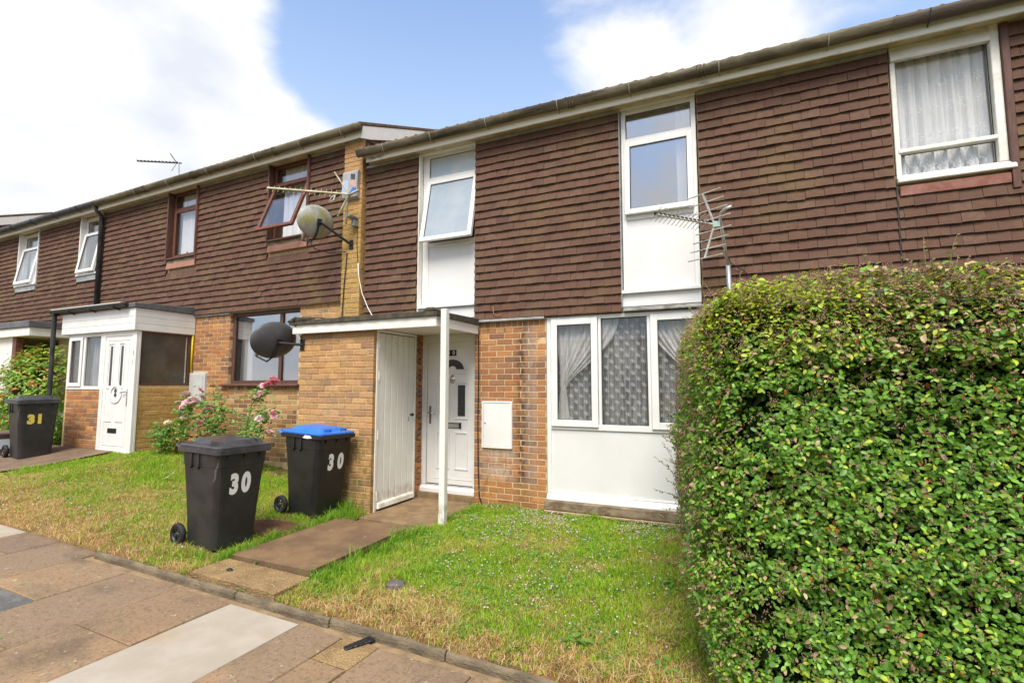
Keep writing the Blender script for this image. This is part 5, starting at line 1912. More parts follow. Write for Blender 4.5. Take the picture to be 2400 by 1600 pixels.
P = np.stack([g.uniform(0.1, 2.7, 90), -2.98 + np.abs(g.normal(0, .2, 90)) * 1.0, np.zeros(90)], 1)
P2 = np.stack([g.uniform(-4.8, -1.2, 60), -3.06 + np.abs(g.normal(0, .14, 60)), np.zeros(60)], 1)
P = np.concatenate([P, P2])
P[:, 2] = ground_np(P[:, 0], P[:, 1]) + g.uniform(0.0, 0.02, 150)
C = np.array([[0.52, 0.36, 0.22]]) * g.uniform(.5, 1.2, (150, 1))
o = link('fallen_leaves', fast_mesh('fallen_leaves', leaves(P, np.stack([g.normal(0, .4, 150), g.normal(0, .4, 150), np.ones(150)], 1), g.normal(0, 1, (150, 3)) * [1, 1, .1], g.uniform(.012, .04, 150), .4), LEAF_F, C), LEAFM)
tag(o, 'dry fallen leaves along the kerb edge of the lawns', 'leaves')
o['kind'] = 'stuff'

# small things lying about
mb = MB()
rr = random.Random(2)
nn = 12
ring = [(0.075 * (1 + rr.uniform(-.14, .14)) * math.cos(2 * math.pi * k / nn), 0.068 * (1 + rr.uniform(-.14, .14)) * math.sin(2 * math.pi * k / nn)) for k in range(nn)]
zg = ground(.68, -2.5)
vs = [(0.68 + a, -2.50 + b, zg - .03) for a, b in ring] + [(0.68 + a, -2.50 + b, zg + .006) for a, b in ring] + [(0.68 + a * .85, -2.50 + b * .85, zg + .014) for a, b in ring]
fs = [(b + k, b + (k + 1) % nn, b + nn + (k + 1) % nn, b + nn + k) for b in (0, nn) for k in range(nn)] + [tuple(range(2 * nn, 3 * nn))]
o = mb.add(vs, fs).build('stone', M('grey_stone', (0.10, 0.088, 0.08), (0.17, 0.15, 0.14), 20, rough=0.9, bump=.6))
tag(o, 'flat grey stone sunk in the grass near the path', 'stone')
a0 = -0.55
mb = MB()
zp = PAVZ(0.95)
c, s = math.cos(R(68)), math.sin(R(68))
pts = []
for t_, w_ in ((-.095, .012), (-.09, .022), (-.05, .025), (0.06, .033), (.092, .036), (.098, .028)):
    pts.append((t_, w_))
outl = [(t_, w_) for t_, w_ in pts] + [(t_, -w_) for t_, w_ in pts[::-1]]
loop = [(0.955 + t_ * c - w_ * s, -3.235 + t_ * s + w_ * c) for t_, w_ in outl]
o = mb.prism(loop, 'z', zp - 0.001, zp + 0.013).build('plastic_scrap', M('shiny_black_plastic', (0.012, 0.014, 0.018), rough=0.25, spec=.5, bump=1.2, bscale=40), bev=.004)
tag(o, 'shiny black plastic scrap lying on the paving by the kerb', 'scrap')
zg = ground(-3.9, -1.45)
o = MB().add([(-3.98, -1.47, zg + .02), (-3.90, -1.48, zg + .05), (-3.84, -1.44, zg + .10), (-3.80, -1.42, zg + .16), (-3.88, -1.43, zg + .085), (-3.97, -1.43, zg + .045)], [(0, 1, 5), (1, 4, 5), (1, 2, 4), (2, 3, 4)]).build('paper_scrap', WHITEP)
tag(o, 'white crumpled paper scrap on the patchy lawn behind the bins', 'scrap')
mb = MB()
z0 = -0.012 - .02 * -.52
for k in range(9):
    pass
mb.lathe([(0.0, .016), (0.012, .014), (0.022, .008), (0.026, 0.0)], 10, Matrix.Translation((-0.66, -2.93, 0.004)) @ Matrix.Diagonal((1.2, .8, 1, 1)))
o = mb.build('slug', M('black_slug', (0.02, 0.016, 0.014), rough=.5), smooth=True)
o.name = 'dropping'
tag(o, 'small dark lump on the aggregate path slab', 'dropping')


# ================================================================== wheelie bins
BINM = M('weathered_black_plastic', (0.020, 0.0195, 0.020), (0.034, 0.033, 0.033), 5, rough=0.42, spec=0.4, space='obj',
         layers=[((0.085, 0.068, 0.052), 4, 0.55, 0.80, (1, 1, .8), 0.5), ((0.20, 0.19, 0.17), 3, 0.66, 0.69, (1, 9, 0.25), 0.4), ((0.30, 0.28, 0.25), 30, 0.72, 0.75, (1, 1, 1), 0.5)])
BINM2 = M('darker_black_plastic', (0.012, 0.012, 0.0135), (0.021, 0.020, 0.0195), 5, rough=0.36, spec=0.45, space='obj',
          layers=[((0.11, 0.07, 0.04), 4, 0.62, 0.82, (1, 1, .8), 0.4), ((0.13, 0.12, 0.11), 3, 0.71, 0.73, (1, 9, 0.25), 0.3)])
RIMM = M('grey_black_lid_plastic', (0.035, 0.035, 0.040), (0.06, 0.059, 0.064), 6, rough=0.30, spec=0.45, space='obj')
BLUEM = M('blue_lid_plastic', (0.020, 0.145, 0.58), (0.035, 0.19, 0.62), 4, rough=0.35, spec=0.45, space='obj')
TYRE = M('black_rubber', (0.014, 0.014, 0.015), (0.03, 0.028, 0.026), 12, rough=0.7, space='obj')


def rrect(x0, x1, y0, y1, r, n=4):
    pts = []
    for cx, cy, a0 in ((x1 - r, y1 - r, 0), (x0 + r, y1 - r, 90), (x0 + r, y0 + r, 180), (x1 - r, y0 + r, 270)):
        for k in range(n + 1):
            a = R(a0 + 90 * k / n)
            pts.append((cx + r * math.cos(a), cy + r * math.sin(a)))
    return pts


def loft(mb, rings, cap0=True, cap1=True):
    n = len(rings[0])
    vs = [v for rg in rings for v in rg]
    fs = [(j * n + k, j * n + (k + 1) % n, (j + 1) * n + (k + 1) % n, (j + 1) * n + k) for j in range(len(rings) - 1) for k in range(n)]
    if cap0:
        fs.append(tuple(range(n))[::-1])
    if cap1:
        fs.append(tuple((len(rings) - 1) * n + k for k in range(n)))
    return mb.add(vs, fs)


def wheelie_bin(label, loc, rz, digits, dmat, lidmat, bodymat, s=0.94, tx=0, ty=0, dsize=0.235, dpos=(0.03, 0.62), dgap=1.0, open_lid=False, group='wheelie bins'):
    t = thing('wheelie_bin', label, 'wheelie bin', loc, rz, group, static=False)
    t.scale = (s, s, s)
    t.rotation_euler = (R(tx), R(ty), rz)
    mb = MB()
    rings = []
    for z, xb, xf, hw, r in ((0.0, -0.20, 0.235, 0.205, .05), (0.012, -0.215, 0.25, 0.22, .06), (0.30, -0.235, 0.272, 0.234, .065), (0.60, -0.262, 0.295, 0.250, .065), (0.80, -0.282, 0.312, 0.262, .06),
                           (0.805, -0.285, 0.316, 0.266, .06), (0.93, -0.295, 0.326, 0.273, .06)):
        rings.append([(x, y, z) for x, y in rrect(xb, xf, -hw, hw, r)])
    loft(mb, rings)
    mb.build('body', bodymat, t, smooth=False)
    # faint pressed panel on the front and ribs under the rim
    mb = MB()
    for sy in (-1, 1):
        for x in (-0.10, 0.02):
            mb.prism([(x - .012, .925), (x + .012, .925), (x + .012, .80), (x - .012, .775)], 'y', sy * 0.255, sy * 0.283)
    for y in (-0.17, 0.0, 0.17):
        mb.prism([(0.29, .93), (0.352, .93), (0.318, .865), (0.29, .855)], 'y', y - .009, y + .009)
    mb.build('rim_rib', bodymat, t)
    mb = MB()
    o1 = rrect(-0.345, 0.362, -0.292, 0.292, .035)
    o2 = rrect(-0.33, 0.345, -0.278, 0.278, .03)
    loft(mb, [[(x, y, .925) for x, y in o2], [(x, y, .935) for x, y in o1], [(x, y, .975) for x, y in o1], [(x, y, .98) for x, y in o2]])
    mb.build('rim', bodymat if lidmat is BLUEM else RIMM, t)
    mb = MB()
    L1 = rrect(-0.335, 0.352, -0.284, 0.284, .04)
    L2 = rrect(-0.325, 0.336, -0.272, 0.272, .04)
    L3 = rrect(-0.255, 0.262, -0.205, 0.205, .05)
    L4 = rrect(-0.225, 0.230, -0.175, 0.175, .05)
    loft(mb, [[(x, y, .981) for x, y in L1], [(x, y, .999) for x, y in L1], [(x, y, 1.008) for x, y in L2], [(x, y, 1.014 + .008 * (x < 0)) for x, y in L3], [(x, y, 1.050 + .012 * (x < 0)) for x, y in L4]])
    lid = mb.build('lid', lidmat, t)
    mb = MB()
    for y in (-0.125, 0.125) if lidmat is BLUEM else (-0.205,):
        if lidmat is BLUEM:
            mb.tube([(0.285, y - .055, 1.0), (0.285, y - .05, 1.035), (0.285, y + .05, 1.035), (0.285, y + .055, 1.0)], .012, 6)
        else:
            mb.prism([(0.10, 1.0), (0.13, 1.055), (0.255, 1.05), (0.30, 1.0)], 'y', y - .02, y + .02)
            mb.prism([(0.10, 1.0), (0.13, 1.055), (0.255, 1.05), (0.30, 1.0)], 'y', -y - .02, -y + .02)
    mb.build('lid_grip', lidmat, lid)
    mb = MB().tube([(-0.30, -0.27, .955), (-0.385, -0.262, .985), (-0.40, -0.24, .99), (-0.40, 0.24, .99), (-0.385, 0.262, .985), (-0.30, 0.27, .955)], .018, 8)
    mb.build('handle', RIMM if lidmat is not BLUEM else lidmat, t, smooth=True)
    mb = MB().tube([(-0.255, -0.27, .102), (-0.255, 0.27, .102)], .012, 8)
    mb.build('axle', STEEL, t)
    for sy in (-1, 1):
        m_ = Matrix.Translation((-0.268, sy * 0.262, 0.104)) @ Matrix.Rotation(R(-90 * sy), 4, 'X')
        wl = MB().lathe([(0.070, -.026), (0.096, -.027), (0.106, -.018), (0.108, 0.0), (0.106, .018), (0.096, .027), (0.070, .024), (0.070, -.026)], 28, m_).build('wheel', TYRE, t, smooth=True)
        hb = MB().lathe([(0.0, .030), (0.016, .030), (0.020, .018), (0.026, .012)], 16, m_)
        hb.lathe([(0.070, -.01), (0.058, .014), (0.064, .024), (0.071, .022)], 24, m_)
        for k in range(6):
            a = 2 * math.pi * k / 6
            d_ = m_.to_3x3() @ Vector((math.cos(a), math.sin(a), 0))
            u_ = m_.to_3x3() @ Vector((-math.sin(a), math.cos(a), 0))
            n_ = m_.to_3x3() @ Vector((0, 0, 1))
            hb.obox(m_ @ Vector((0, 0, .006)) + d_ * .042, d_ * .020, u_ * .007, n_ * .007)
        hb.build('hub', BLACKP, wl)
    xf = lambda z: np.interp(z, [0.012, .30, .60, .80], [.25, .272, .295, .312])
    for i, ch in enumerate(digits):
        y = dpos[0] + (i - .5) * dsize * .56 * dgap
        text(ch, 'bin_number', t, (xf(dpos[1]) + 0.002, y, dpos[1] + .0), (R(90 + 4.3), 0, R(90)), dsize, dmat, 0.015, 0.70 if dmat is WHITEP else 0.95)
    return t


b1 = wheelie_bin('black wheelie bin numbered 30 with a plain black lid', (-1.447, -2.459, -0.001), R(-3.4), '30', WHITEP, RIMM, BINM, tx=-0.1, ty=1.1, dsize=0.262, dpos=(-0.01, 0.62), dgap=0.86)
b2 = wheelie_bin('black wheelie bin with a bright blue lid against the store wall', (-1.433, -1.301, 0.029), R(-2.4), '30', WHITEP, BLUEM, BINM2, tx=-0.8, ty=2.0, dpos=(0.03, 0.635), dgap=1.10, dsize=0.25)
b3 = wheelie_bin('black wheelie bin with yellow number 31 beside the enclosed porch', (-7.418, -1.499, 0.348), R(-7.7), '31', YELP, RIMM, BINM, s=0.934, tx=1.0, ty=0.8, dsize=0.20, dpos=(-0.04, 0.66))
# torn sticker on the blue lid
st = MB().prism([(0.353, .945), (0.365, .945), (0.365, .985), (0.353, .99)], 'y', -0.17, -0.08)
sk = MB().add([(0.06, -0.2935, 0.94), (0.10, -0.294, 0.975), (0.19, -0.294, 0.972), (0.22, -0.2935, 0.945), (0.14, -0.2935, 0.935)], [(0, 1, 2, 3, 4)]).build('torn_sticker', WHITEP, b2)
cad = thing('food_caddy', 'small brown food waste caddy beside the black bin numbered 31', 'caddy', (-8.09, -1.60, ground(-8.09, -1.60) + .02), R(-10), static=False)
mb = MB()
loft(mb, [[(x, y, 0) for x, y in rrect(-.13, .13, -.15, .15, .03)], [(x, y, .33) for x, y in rrect(-.16, .16, -.19, .19, .03)]])
BRN = M('brown_plastic', (0.13, 0.085, 0.075), (0.16, 0.11, 0.10), 6, rough=.5, space='obj')
mb.build('body', BRN, cad)
mb = MB()
loft(mb, [[(x, y, .331) for x, y in rrect(-.18, .18, -.21, .21, .03)], [(x, y, .36) for x, y in rrect(-.18, .18, -.21, .21, .03)], [(x, y, .385) for x, y in rrect(-.13, .13, -.16, .16, .03)]])
mb.build('lid', BRN, cad)
MB().add([(0.1525, -0.12, .10), (0.1525, 0.06, .10), (0.165, 0.06, .26), (0.165, -0.12, .26)], [(0, 1, 2, 3)]).build('pale_label', M('pale_sticker', (0.55, 0.62, 0.66), rough=.5), cad)


# ================================================================== hedge
def hedge():
    t = thing('hedge', 'tall clipped hedge with small glossy leaves and pink buds across the lawn end', 'hedge', (4.0, -1.7, -0.08))
    g = np.random.default_rng(3)
    x0, x1, y0, y1, ztop = 2.66, 7.2, -2.98, -0.55, 2.05

    def xl(y, z):
        """left face: runs slightly outwards towards the kerb, bulges in the middle, pinched at the foot"""
        b = 2.665 + (-(y - y1)) * 0.125
        return b - 0.05 * np.sin(np.clip((z + .1) / 1.7, 0, 1) * math.pi) + 0.10 * np.clip((0.4 - z) / .5, 0, 1)

    def surface(n, face):
        u, v = g.random(n), g.random(n)
        if face == 'brow':
            v = .80 + .20 * v
        if face in ('front', 'brow'):
            z = -0.06 + (ztop + .06) * v
            x = xl(y0, z) + (x1 - xl(y0, z)) * u ** 1.25
            y = np.full(n, y0)
            nn = np.tile([0, -1.0, 0], (n, 1))
        elif face == 'left':
            z = -0.06 + (ztop + .06) * v
            y = y0 + (y1 - y0) * u
            x = xl(y, z)
            nn = np.tile([-1.0, -.1, 0], (n, 1))
        else:
            y = y0 + (y1 - y0) * v
            z = np.full(n, ztop)
            x = xl(y, z) + (x1 - xl(y, z)) * u
            nn = np.tile([0, 0, 1.0], (n, 1))
        P = np.stack([x, y, z], 1)
        # round the top and the corner
        rad = 0.34
        cxl = xl(P[:, 1], P[:, 2]) + rad
        c = P.copy()
        c[:, 0] = np.maximum(P[:, 0], cxl)
        c[:, 1] = np.clip(P[:, 1], y0 + .16, y1 - .2)
        c[:, 2] = np.minimum(P[:, 2], ztop - rad)
        d = P - c
        L = np.linalg.norm(d, axis=1, keepdims=True)
        dn = d / np.maximum(L, 1e-6)
        rad_e = np.where((d[:, 0:1] < -1e-4) | (d[:, 2:3] > 1e-4), rad, .16)
        Q = np.where(L > 1e-4, c + dn * np.minimum(L, rad_e), P)
        nn = np.where(L > 1e-4, dn, nn)
        bump = (fbm(Q[:, 0] + Q[:, 1] * .7, Q[:, 2], 1.6, 2) - .5) * .16 + (fbm(Q[:, 0] * 1.2 + Q[:, 1], Q[:, 2] + 9, 4.5, 6) - .5) * .10
        return Q, nn, bump

    Ps, Ns, Kd = [], [], []
    for face, n in (('front', 78000), ('left', 36000), ('top', 24000), ('brow', 20000)):
        Q, nn, bump = surface(n, face)
        depth = np.abs(g.normal(0, 0.060, n)) + g.random(n) ** 3 * .16
        gap = fbm(Q[:, 0] * 1.0 + Q[:, 1] * .8 + 20, Q[:, 2] * 1.5, 6.0, 15)
        depth += np.where((gap < 0.40) & (face == 'front'), 0.10, 0.0)
        Q = Q + nn * (bump - depth + .02)[:, None]
        Ps.append(Q)
        Ns.append(nn)
        Kd.append(depth)
    P = np.concatenate(Ps)
    Nn = np.concatenate(Ns)
    dep = np.concatenate(Kd)
    n = len(P)
    nrm = unit(Nn * 0.75 + np.array([0, 0, 0.55]) + g.normal(0, 0.48, (n, 3)))
    tip = unit(g.normal(0, 1, (n, 3)) * [1, 1, .6] + Nn * 0.55 + np.array([0, 0, .10]))
    L = g.uniform(0.018, 0.036, n) * np.where(g.random(n) < .12, 1.3, 1)
    far = np.clip((P[:, 1] - y0) / 2.0, 0, 1)
    L *= 1 - .25 * far
    toplit = np.clip((P[:, 2] - 1.50) / .45, 0, 1)  # weight rising towards the crown, for young and buff growth
    a = g.random((n, 1))
    C = np.array([[0.095, 0.245, 0.035]]) * (1 - a) + np.array([[0.27, 0.50, 0.060]]) * a
    C = C * g.uniform(.65, 1.35, (n, 1))
    # bright young shoots mostly on the crown at the shoulder, duller pinkish growth farther on
    shoulder = np.exp(-((P[:, 0] - 3.25) / .55) ** 2) * toplit
    young = g.random(n) < 0.10 + 0.62 * shoulder + 0.30 * toplit
    C = np.where(young[:, None], np.array([[0.54, 0.64, 0.07]]) * g.uniform(.55, 1.2, (n, 1)), C)
    buff = g.random(n) < 0.05 + 0.40 * toplit * np.clip((P[:, 0] - 3.4) / .6, 0, 1) + .14 * (Nn[:, 0] < -.7)
    C = np.where(buff[:, None], np.array([[0.60, 0.42, 0.25]]) * g.uniform(.55, 1.2, (n, 1)), C)
    dead = g.random(n) < 0.010
    C = np.where(dead[:, None], np.array([[0.36, 0.11, 0.03]]) * g.uniform(.6, 1.2, (n, 1)), C)
    V = leaves(P, nrm, tip, L, 0.47)
    # the leaves that show largest: front face, near the camera
    sc_ = np.array([seen_size(p) if (q < .02) else 0 for p, q in zip(P, dep)]) * (P[:, 1] < y0 + .08) * np.linspace(1, 1.0001, n)
    sc_ *= L / 0.04
    order = np.argsort(-sc_)
    # spread the three hundred over the near face
    chosen = order[:3000:10][:300]
    big = np.zeros(n, bool)
    big[chosen] = True
    link('foliage', fast_mesh('foliage', V[~big], LEAF_F, C[~big]), LEAFM, t, kind='stuff')
    protos = []
    for k in range(10):
        c = np.array([[0.095, 0.245, 0.035]]) * (1 - k / 9) + np.array([[0.27, 0.50, 0.060]]) * k / 9
        if k == 8:
            c = np.array([[0.46, 0.56, 0.055]])
        me = fast_mesh('leaf', (leaves(np.zeros((1, 3)), np.array([[0, 0, 1.0]]), np.array([[0, 1.0, 0]]), np.array([1.0]), .55)), LEAF_F, c)
        me.materials.append(LEAFM)
        protos.append(me)
    for i in np.nonzero(big)[0]:
        nz_, tp_ = Vector(nrm[i]), Vector(tip[i])
        tp_ = (tp_ - nz_ * tp_.dot(nz_)).normalized()
        sd_ = tp_.cross(nz_)
        o = bpy.data.objects.new('leaf', protos[int(g.integers(0, 10))])
        COL.objects.link(o)
        rot = Matrix((sd_, tp_, nz_)).transposed().to_quaternion()
        o.rotation_mode = 'QUATERNION'
        o.rotation_quaternion = rot
        o.location = P[i] + Nn[i] * .012
        s_ = float(L[i] * 1.15)
        o.scale = (s_, s_, s_)
        put(o, t)
    # inner leaves close the view through; gap shade is put into their near-black colour
    Q, nn, bump = [], [], []
    for face, m in (('front', 7000), ('left', 4000), ('top', 3000), ('brow', 3500)):
        a_, b_, c_ = surface(m, face)
        Q.append(a_ - b_ * ((0.20 if face != 'brow' else .13) + g.random(m) * .12)[:, None])
        nn.append(b_)
    Q, nn = np.concatenate(Q), np.concatenate(nn)
    m = len(Q)
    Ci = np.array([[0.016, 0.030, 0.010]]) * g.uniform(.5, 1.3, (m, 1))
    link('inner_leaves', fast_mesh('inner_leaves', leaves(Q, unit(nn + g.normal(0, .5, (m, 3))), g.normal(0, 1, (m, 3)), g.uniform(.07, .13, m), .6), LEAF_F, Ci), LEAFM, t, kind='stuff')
    mb = MB()
    rr = random.Random(9)
    for k in range(46):
        x, y = rr.uniform(3.1, 5.2), rr.uniform(y0 + .35, y1 - .3)
        mb.tube([(x, y, -.15), (x + rr.uniform(-.1, .1), y + rr.uniform(-.1, .1), .6), (x + rr.uniform(-.25, .25), y + rr.uniform(-.2, .2), 1.5)], [.022, .014, .006], 5)
    mb.build('branches', STEMM, t, kind='stuff')
    # pinkish bud clusters
    Q, nn, bump = [], [], []
    for face, m in (('front', 1000), ('left', 1300), ('top', 900), ('brow', 1100)):
        a_, b_, c_ = surface(m, face)
        Q.append(a_ + b_ * (c_ + g.uniform(-.01, .035, m))[:, None])
    Q = np.concatenate(Q)
    Q = np.repeat(Q, 7, 0) + g.normal(0, .0085, (len(Q) * 7, 3))
    m = len(Q)
    T = np.array([(0, 0, 1.), (.9, 0, -.4), (-.45, .8, -.4), (-.45, -.8, -.4)])
    F = np.array([(0, 1, 2), (0, 2, 3), (0, 3, 1), (1, 3, 2)])
    sz = g.uniform(.0035, .0065, m)
    Vb = Q[:, None] + T[None] * sz[:, None, None]
    a = g.random((m, 1))
    Cb = np.array([[0.50, 0.27, 0.22]]) * (1 - a) + np.array([[0.42, 0.30, 0.20]]) * a
    link('buds', fast_mesh('buds', Vb, F, Cb), PETALM, t, kind='stuff')
    # loose shoots standing out of the clipped face
    mb = MB()
    LP, LN, LT, LL, LC = [], [], [], [], []

    def shoot(p, d, ln, r=.0027, step=.022, lf=.026, bend=(0, 0, -.0)):
        p = np.array(p, float)
        d = unit(np.array(d, float))
        pts = [p.copy()]
        k = 0
        acc = 0
        while acc < ln:
            d = unit(d + g.normal(0, .07, 3) + np.array(bend))
            p = p + d * step
            acc += step
            pts.append(p.copy())
            if k > 0:
                sd = unit(np.cross(d, g.normal(0, 1, 3)))
                LP.append(p)
                LT.append(unit(sd + d * .7))
                LN.append(unit(np.cross(sd, d) + [0, 0, .6]))
                LL.append(lf * (1.05 - .5 * acc / ln))
                c = np.array([0.15, 0.24, 0.045]) * (1 - acc / ln) + np.array([0.27, 0.33, 0.09]) * acc / ln
                LC.append(c * g.uniform(.75, 1.15))
            k += 1
        mb.tube(pts, [r * (1 - .6 * i / len(pts)) for i in range(len(pts))], 4)
    for k in range(300):
        face = ('front', 'left', 'top')[k % 3]
        a_, b_, c_ = surface(1, face)
        dirn = b_[0] + np.array([0, 0, .7]) + g.normal(0, .5, 3)
        shoot(a_[0] + b_[0] * (c_[0] - .05), dirn, g.uniform(.09, .20))
    for (p, d, ln) in (((2.66, -.9, .62), (-.55, -.2, .55), .34), ((2.66, -.8, .45), (-.6, -.2, .10), .30), ((2.64, -1.0, .75), (-.3, -.3, .7), .26), ((2.7, -.9, .22), (-.7, -.2, .15), .28), ((2.66, -1.2, 1.22), (-.7, -.3, .15), .16)):
        shoot(p, d, ln, lf=.034)
    mb.build('shoots', TWIGM, t, kind='stuff')
    link('shoot_leaves', fast_mesh('shoot_leaves', leaves(np.array(LP), np.array(LN), np.array(LT), np.array(LL), .5), LEAF_F, np.array(LC)), LEAFM, t, kind='stuff')


hedge()


# ================================================================== roses
def rose_head(seed, c1, c2):
    g = np.random.default_rng(seed)
    P, Nn, T, L, C = [], [], [], [], []
    for ring, (m, tilt, ln) in enumerate(((6, .15, 1.0), (6, .75, .95), (5, 1.6, .8), (4, 3.0, .6))):
        for k in range(m):
            a = 2 * math.pi * (k + .4 * ring) / m + g.normal(0, .12)
            o = np.array([math.cos(a), math.sin(a), 0])
            P.append(o * .08)
            T.append(unit(o + np.array([0, 0, tilt]) + g.normal(0, .1, 3)))
            Nn.append(unit(np.array([0, 0, 1.0]) * 1.0 - o * .5 * tilt))
            L.append(ln)
            w_ = g.random()
            C.append(np.array(c1) * (1 - w_) + np.array(c2) * w_)
    me = fast_mesh('rose_flower', leaves(np.array(P), np.array(Nn), np.array(T), np.array(L), .85), LEAF_F, np.array(C))
    me.materials.append(PETALM)
    return me


PINKS = [rose_head(1, (0.82, 0.46, 0.54), (0.88, 0.62, 0.68)), rose_head(2, (0.86, 0.60, 0.66), (0.88, 0.74, 0.76))]
DEEP = [rose_head(3, (0.80, 0.26, 0.38), (0.85, 0.46, 0.55))]
PEACH = [rose_head(4, (0.78, 0.46, 0.28), (0.82, 0.66, 0.48)), rose_head(5, (0.80, 0.62, 0.50), (0.84, 0.76, 0.66))]


def rose_bush(label, base, canes, blooms, n_leaf, seed, spread=.10):
    g = np.random.default_rng(seed)
    t = thing('rose_bush', label, 'rose bush', (base[0], base[1], ground(*base)), group='rose bushes along the wall')
    LP, LN, LT, LL = [], [], [], []
    for cane in canes:
        pts = [np.array(p, float) for p in cane]
        seg = []
        for a, b in zip(pts[:-1], pts[1:]):
            for k in range(6):
                seg.append(a + (b - a) * k / 6 + g.normal(0, .006, 3))
        seg.append(pts[-1])
        MB().tube(seg, [.010 * (1 - .65 * i / len(seg)) for i in range(len(seg))], 5).build('cane', STEMM, t, smooth=True)
        m = int(n_leaf * 1.9 / len(canes))
        for k in range(m):
            i = int(len(seg) * (0.25 + .75 * g.random() ** .8)) - 1
            q = seg[max(0, i)] + g.normal(0, spread, 3) * [1, .6, .8]
            a = g.uniform(0, 6.283)
            d = np.array([math.cos(a), math.sin(a) - .3, g.uniform(-.4, .4)])
            for s in (-1, 0, 1, 2):
                sd = np.array([-d[1], d[0], 0])
                LP.append(q + d * .022 * (1 if s in (0,) else -.3) + sd * .02 * (s if s < 2 else 0))
                LT.append(unit(d + sd * (s if s < 2 else 0) * 1.1))
                LN.append(unit(np.array([0, -.45, .8]) + g.normal(0, .35, 3)))
                LL.append(g.uniform(.035, .06))
    n = len(LP)
    a = g.random((n, 1))
    C = np.array([[0.08, 0.21, 0.04]]) * (1 - a) + np.array([[0.24, 0.44, 0.07]]) * a
    link('leaves', fast_mesh('leaves', leaves(np.array(LP), np.array(LN), np.array(LT), np.array(LL), .6), LEAF_F, C), LEAFM, t, kind='stuff')
    for (x, y, z, r, kind) in blooms:
        me = random.choice(kind)
        o = bpy.data.objects.new('rose_flower', me)
        COL.objects.link(o)
        o.location = (x, y, z)
        o.scale = (r * 1.25, r * 1.25, r * 1.25)
        o.rotation_euler = (R(random.uniform(15, 60)), R(random.uniform(-30, 30)), random.uniform(0, 6))
        put(o, t)


zb = 0.34
rose_bush('low bushy rose with peach and pale flowers by the porch side wall', (-5.35, -0.55),
          [((-5.35, -.55, zb), (-5.45, -.6, .70), (-5.55, -.62, .85)), ((-5.30, -.5, zb), (-5.15, -.55, .75), (-5.0, -.6, .95)), ((-5.4, -.6, zb), (-5.25, -.7, .6), (-5.35, -.75, .78)), ((-5.3, -.5, zb), (-5.2, -.5, .9), (-5.16, -.5, 1.22))],
          [(-5.28, -.66, .90, .05, PEACH), (-5.03, -.62, 1.08, .055, PEACH), (-5.22, -.55, 1.22, .045, PEACH), (-4.98, -.6, 1.0, .045, PINKS), (-5.62, -.6, .80, .022, DEEP), (-5.35, -.68, .45, .03, PEACH)], 150, 1, .11)
rose_bush('pink rose bush in front of the grey meter cupboard', (-4.55, -0.42),
          [((-4.55, -.42, zb - .05), (-4.6, -.45, .80), (-4.72, -.5, 1.30)), ((-4.52, -.42, zb - .05), (-4.4, -.45, .95), (-4.45, -.5, 1.45)), ((-4.5, -.42, zb - .05), (-4.3, -.5, .85), (-4.15, -.5, 1.15)), ((-4.55, -.4, zb - .05), (-4.8, -.5, .9), (-5.0, -.55, 1.25))],
          [(-5.02, -.55, 1.36, .06, PINKS), (-4.90, -.55, 1.29, .055, PINKS), (-4.96, -.58, 1.22, .06, PINKS), (-4.84, -.56, 1.21, .065, PINKS), (-4.78, -.55, 1.26, .06, PINKS), (-4.74, -.5, 1.42, .05, DEEP), (-4.66, -.52, 1.30, .055, PINKS),
           (-5.0, -.6, 1.17, .055, PINKS), (-4.50, -.55, 1.12, .06, PINKS), (-4.44, -.55, 1.18, .055, PINKS), (-4.47, -.5, 1.50, .045, PEACH), (-4.62, -.58, .92, .055, PINKS), (-4.60, -.58, .86, .04, PEACH)], 190, 2, .13)
rose_bush('tall arching rose with deep pink blooms over the brown window sill', (-3.75, -0.38),
          [((-3.75, -.38, .22), (-3.78, -.40, .80), (-3.55, -.5, 1.2), (-3.22, -.55, 1.55)), ((-3.72, -.38, .22), (-3.6, -.45, .80), (-3.35, -.5, 1.02), (-3.0, -.55, 1.12)), ((-3.7, -.36, .22), (-3.5, -.5, .7), (-3.15, -.6, .95)), ((-3.78, -.38, .22), (-3.80, -.38, 1.02))],
          [(-3.14, -.58, 1.52, .06, DEEP), (-3.05, -.58, 1.53, .065, DEEP), (-2.98, -.58, 1.56, .06, DEEP), (-3.06, -.55, 1.60, .05, PINKS), (-3.22, -.58, 1.50, .045, PINKS), (-3.34, -.56, 1.37, .06, PINKS), (-2.98, -.6, 1.12, .05, DEEP), (-2.96, -.6, 1.06, .045, PINKS),
           (-3.22, -.62, 1.02, .06, PINKS), (-3.0, -.62, .83, .065, PINKS), (-3.72, -.4, .98, .03, PEACH)], 150, 3, .09)

# leafy shrub at the far porch
t = thing('shrub', 'bushy green shrub with reddish young tips behind the far wheelie bin', 'shrub', (-9.0, -0.75, 0.4))
g = np.random.default_rng(6)
n = 5200
d = unit(g.normal(0, 1, (n, 3)))
r = 0.55 + .45 * g.random(n) ** .4
lump = .72 + .55 * fbm(d[:, 0] * 2 + d[:, 1] + 5, d[:, 2] * 2 + 5, 1.7, 3)
P = np.array([-9.05, -0.80, 1.22]) + d * (r * lump)[:, None] * np.array([1.0, .62, 1.12])
P = P[P[:, 2] > 0.4]
n = len(P)
d = unit(P - np.array([-9.05, -0.8, 1.1]))
a = g.random((n, 1))
C = np.array([[0.09, 0.26, 0.03]]) * (1 - a) + np.array([[0.36, 0.58, 0.06]]) * a
tips = g.random(n) < np.clip(.04 + .25 * (d[:, 2] > .15), 0, 1) * .9
C = np.where(tips[:, None], np.array([[0.50, 0.28, 0.06]]) * g.uniform(.6, 1.2, (n, 1)), C)
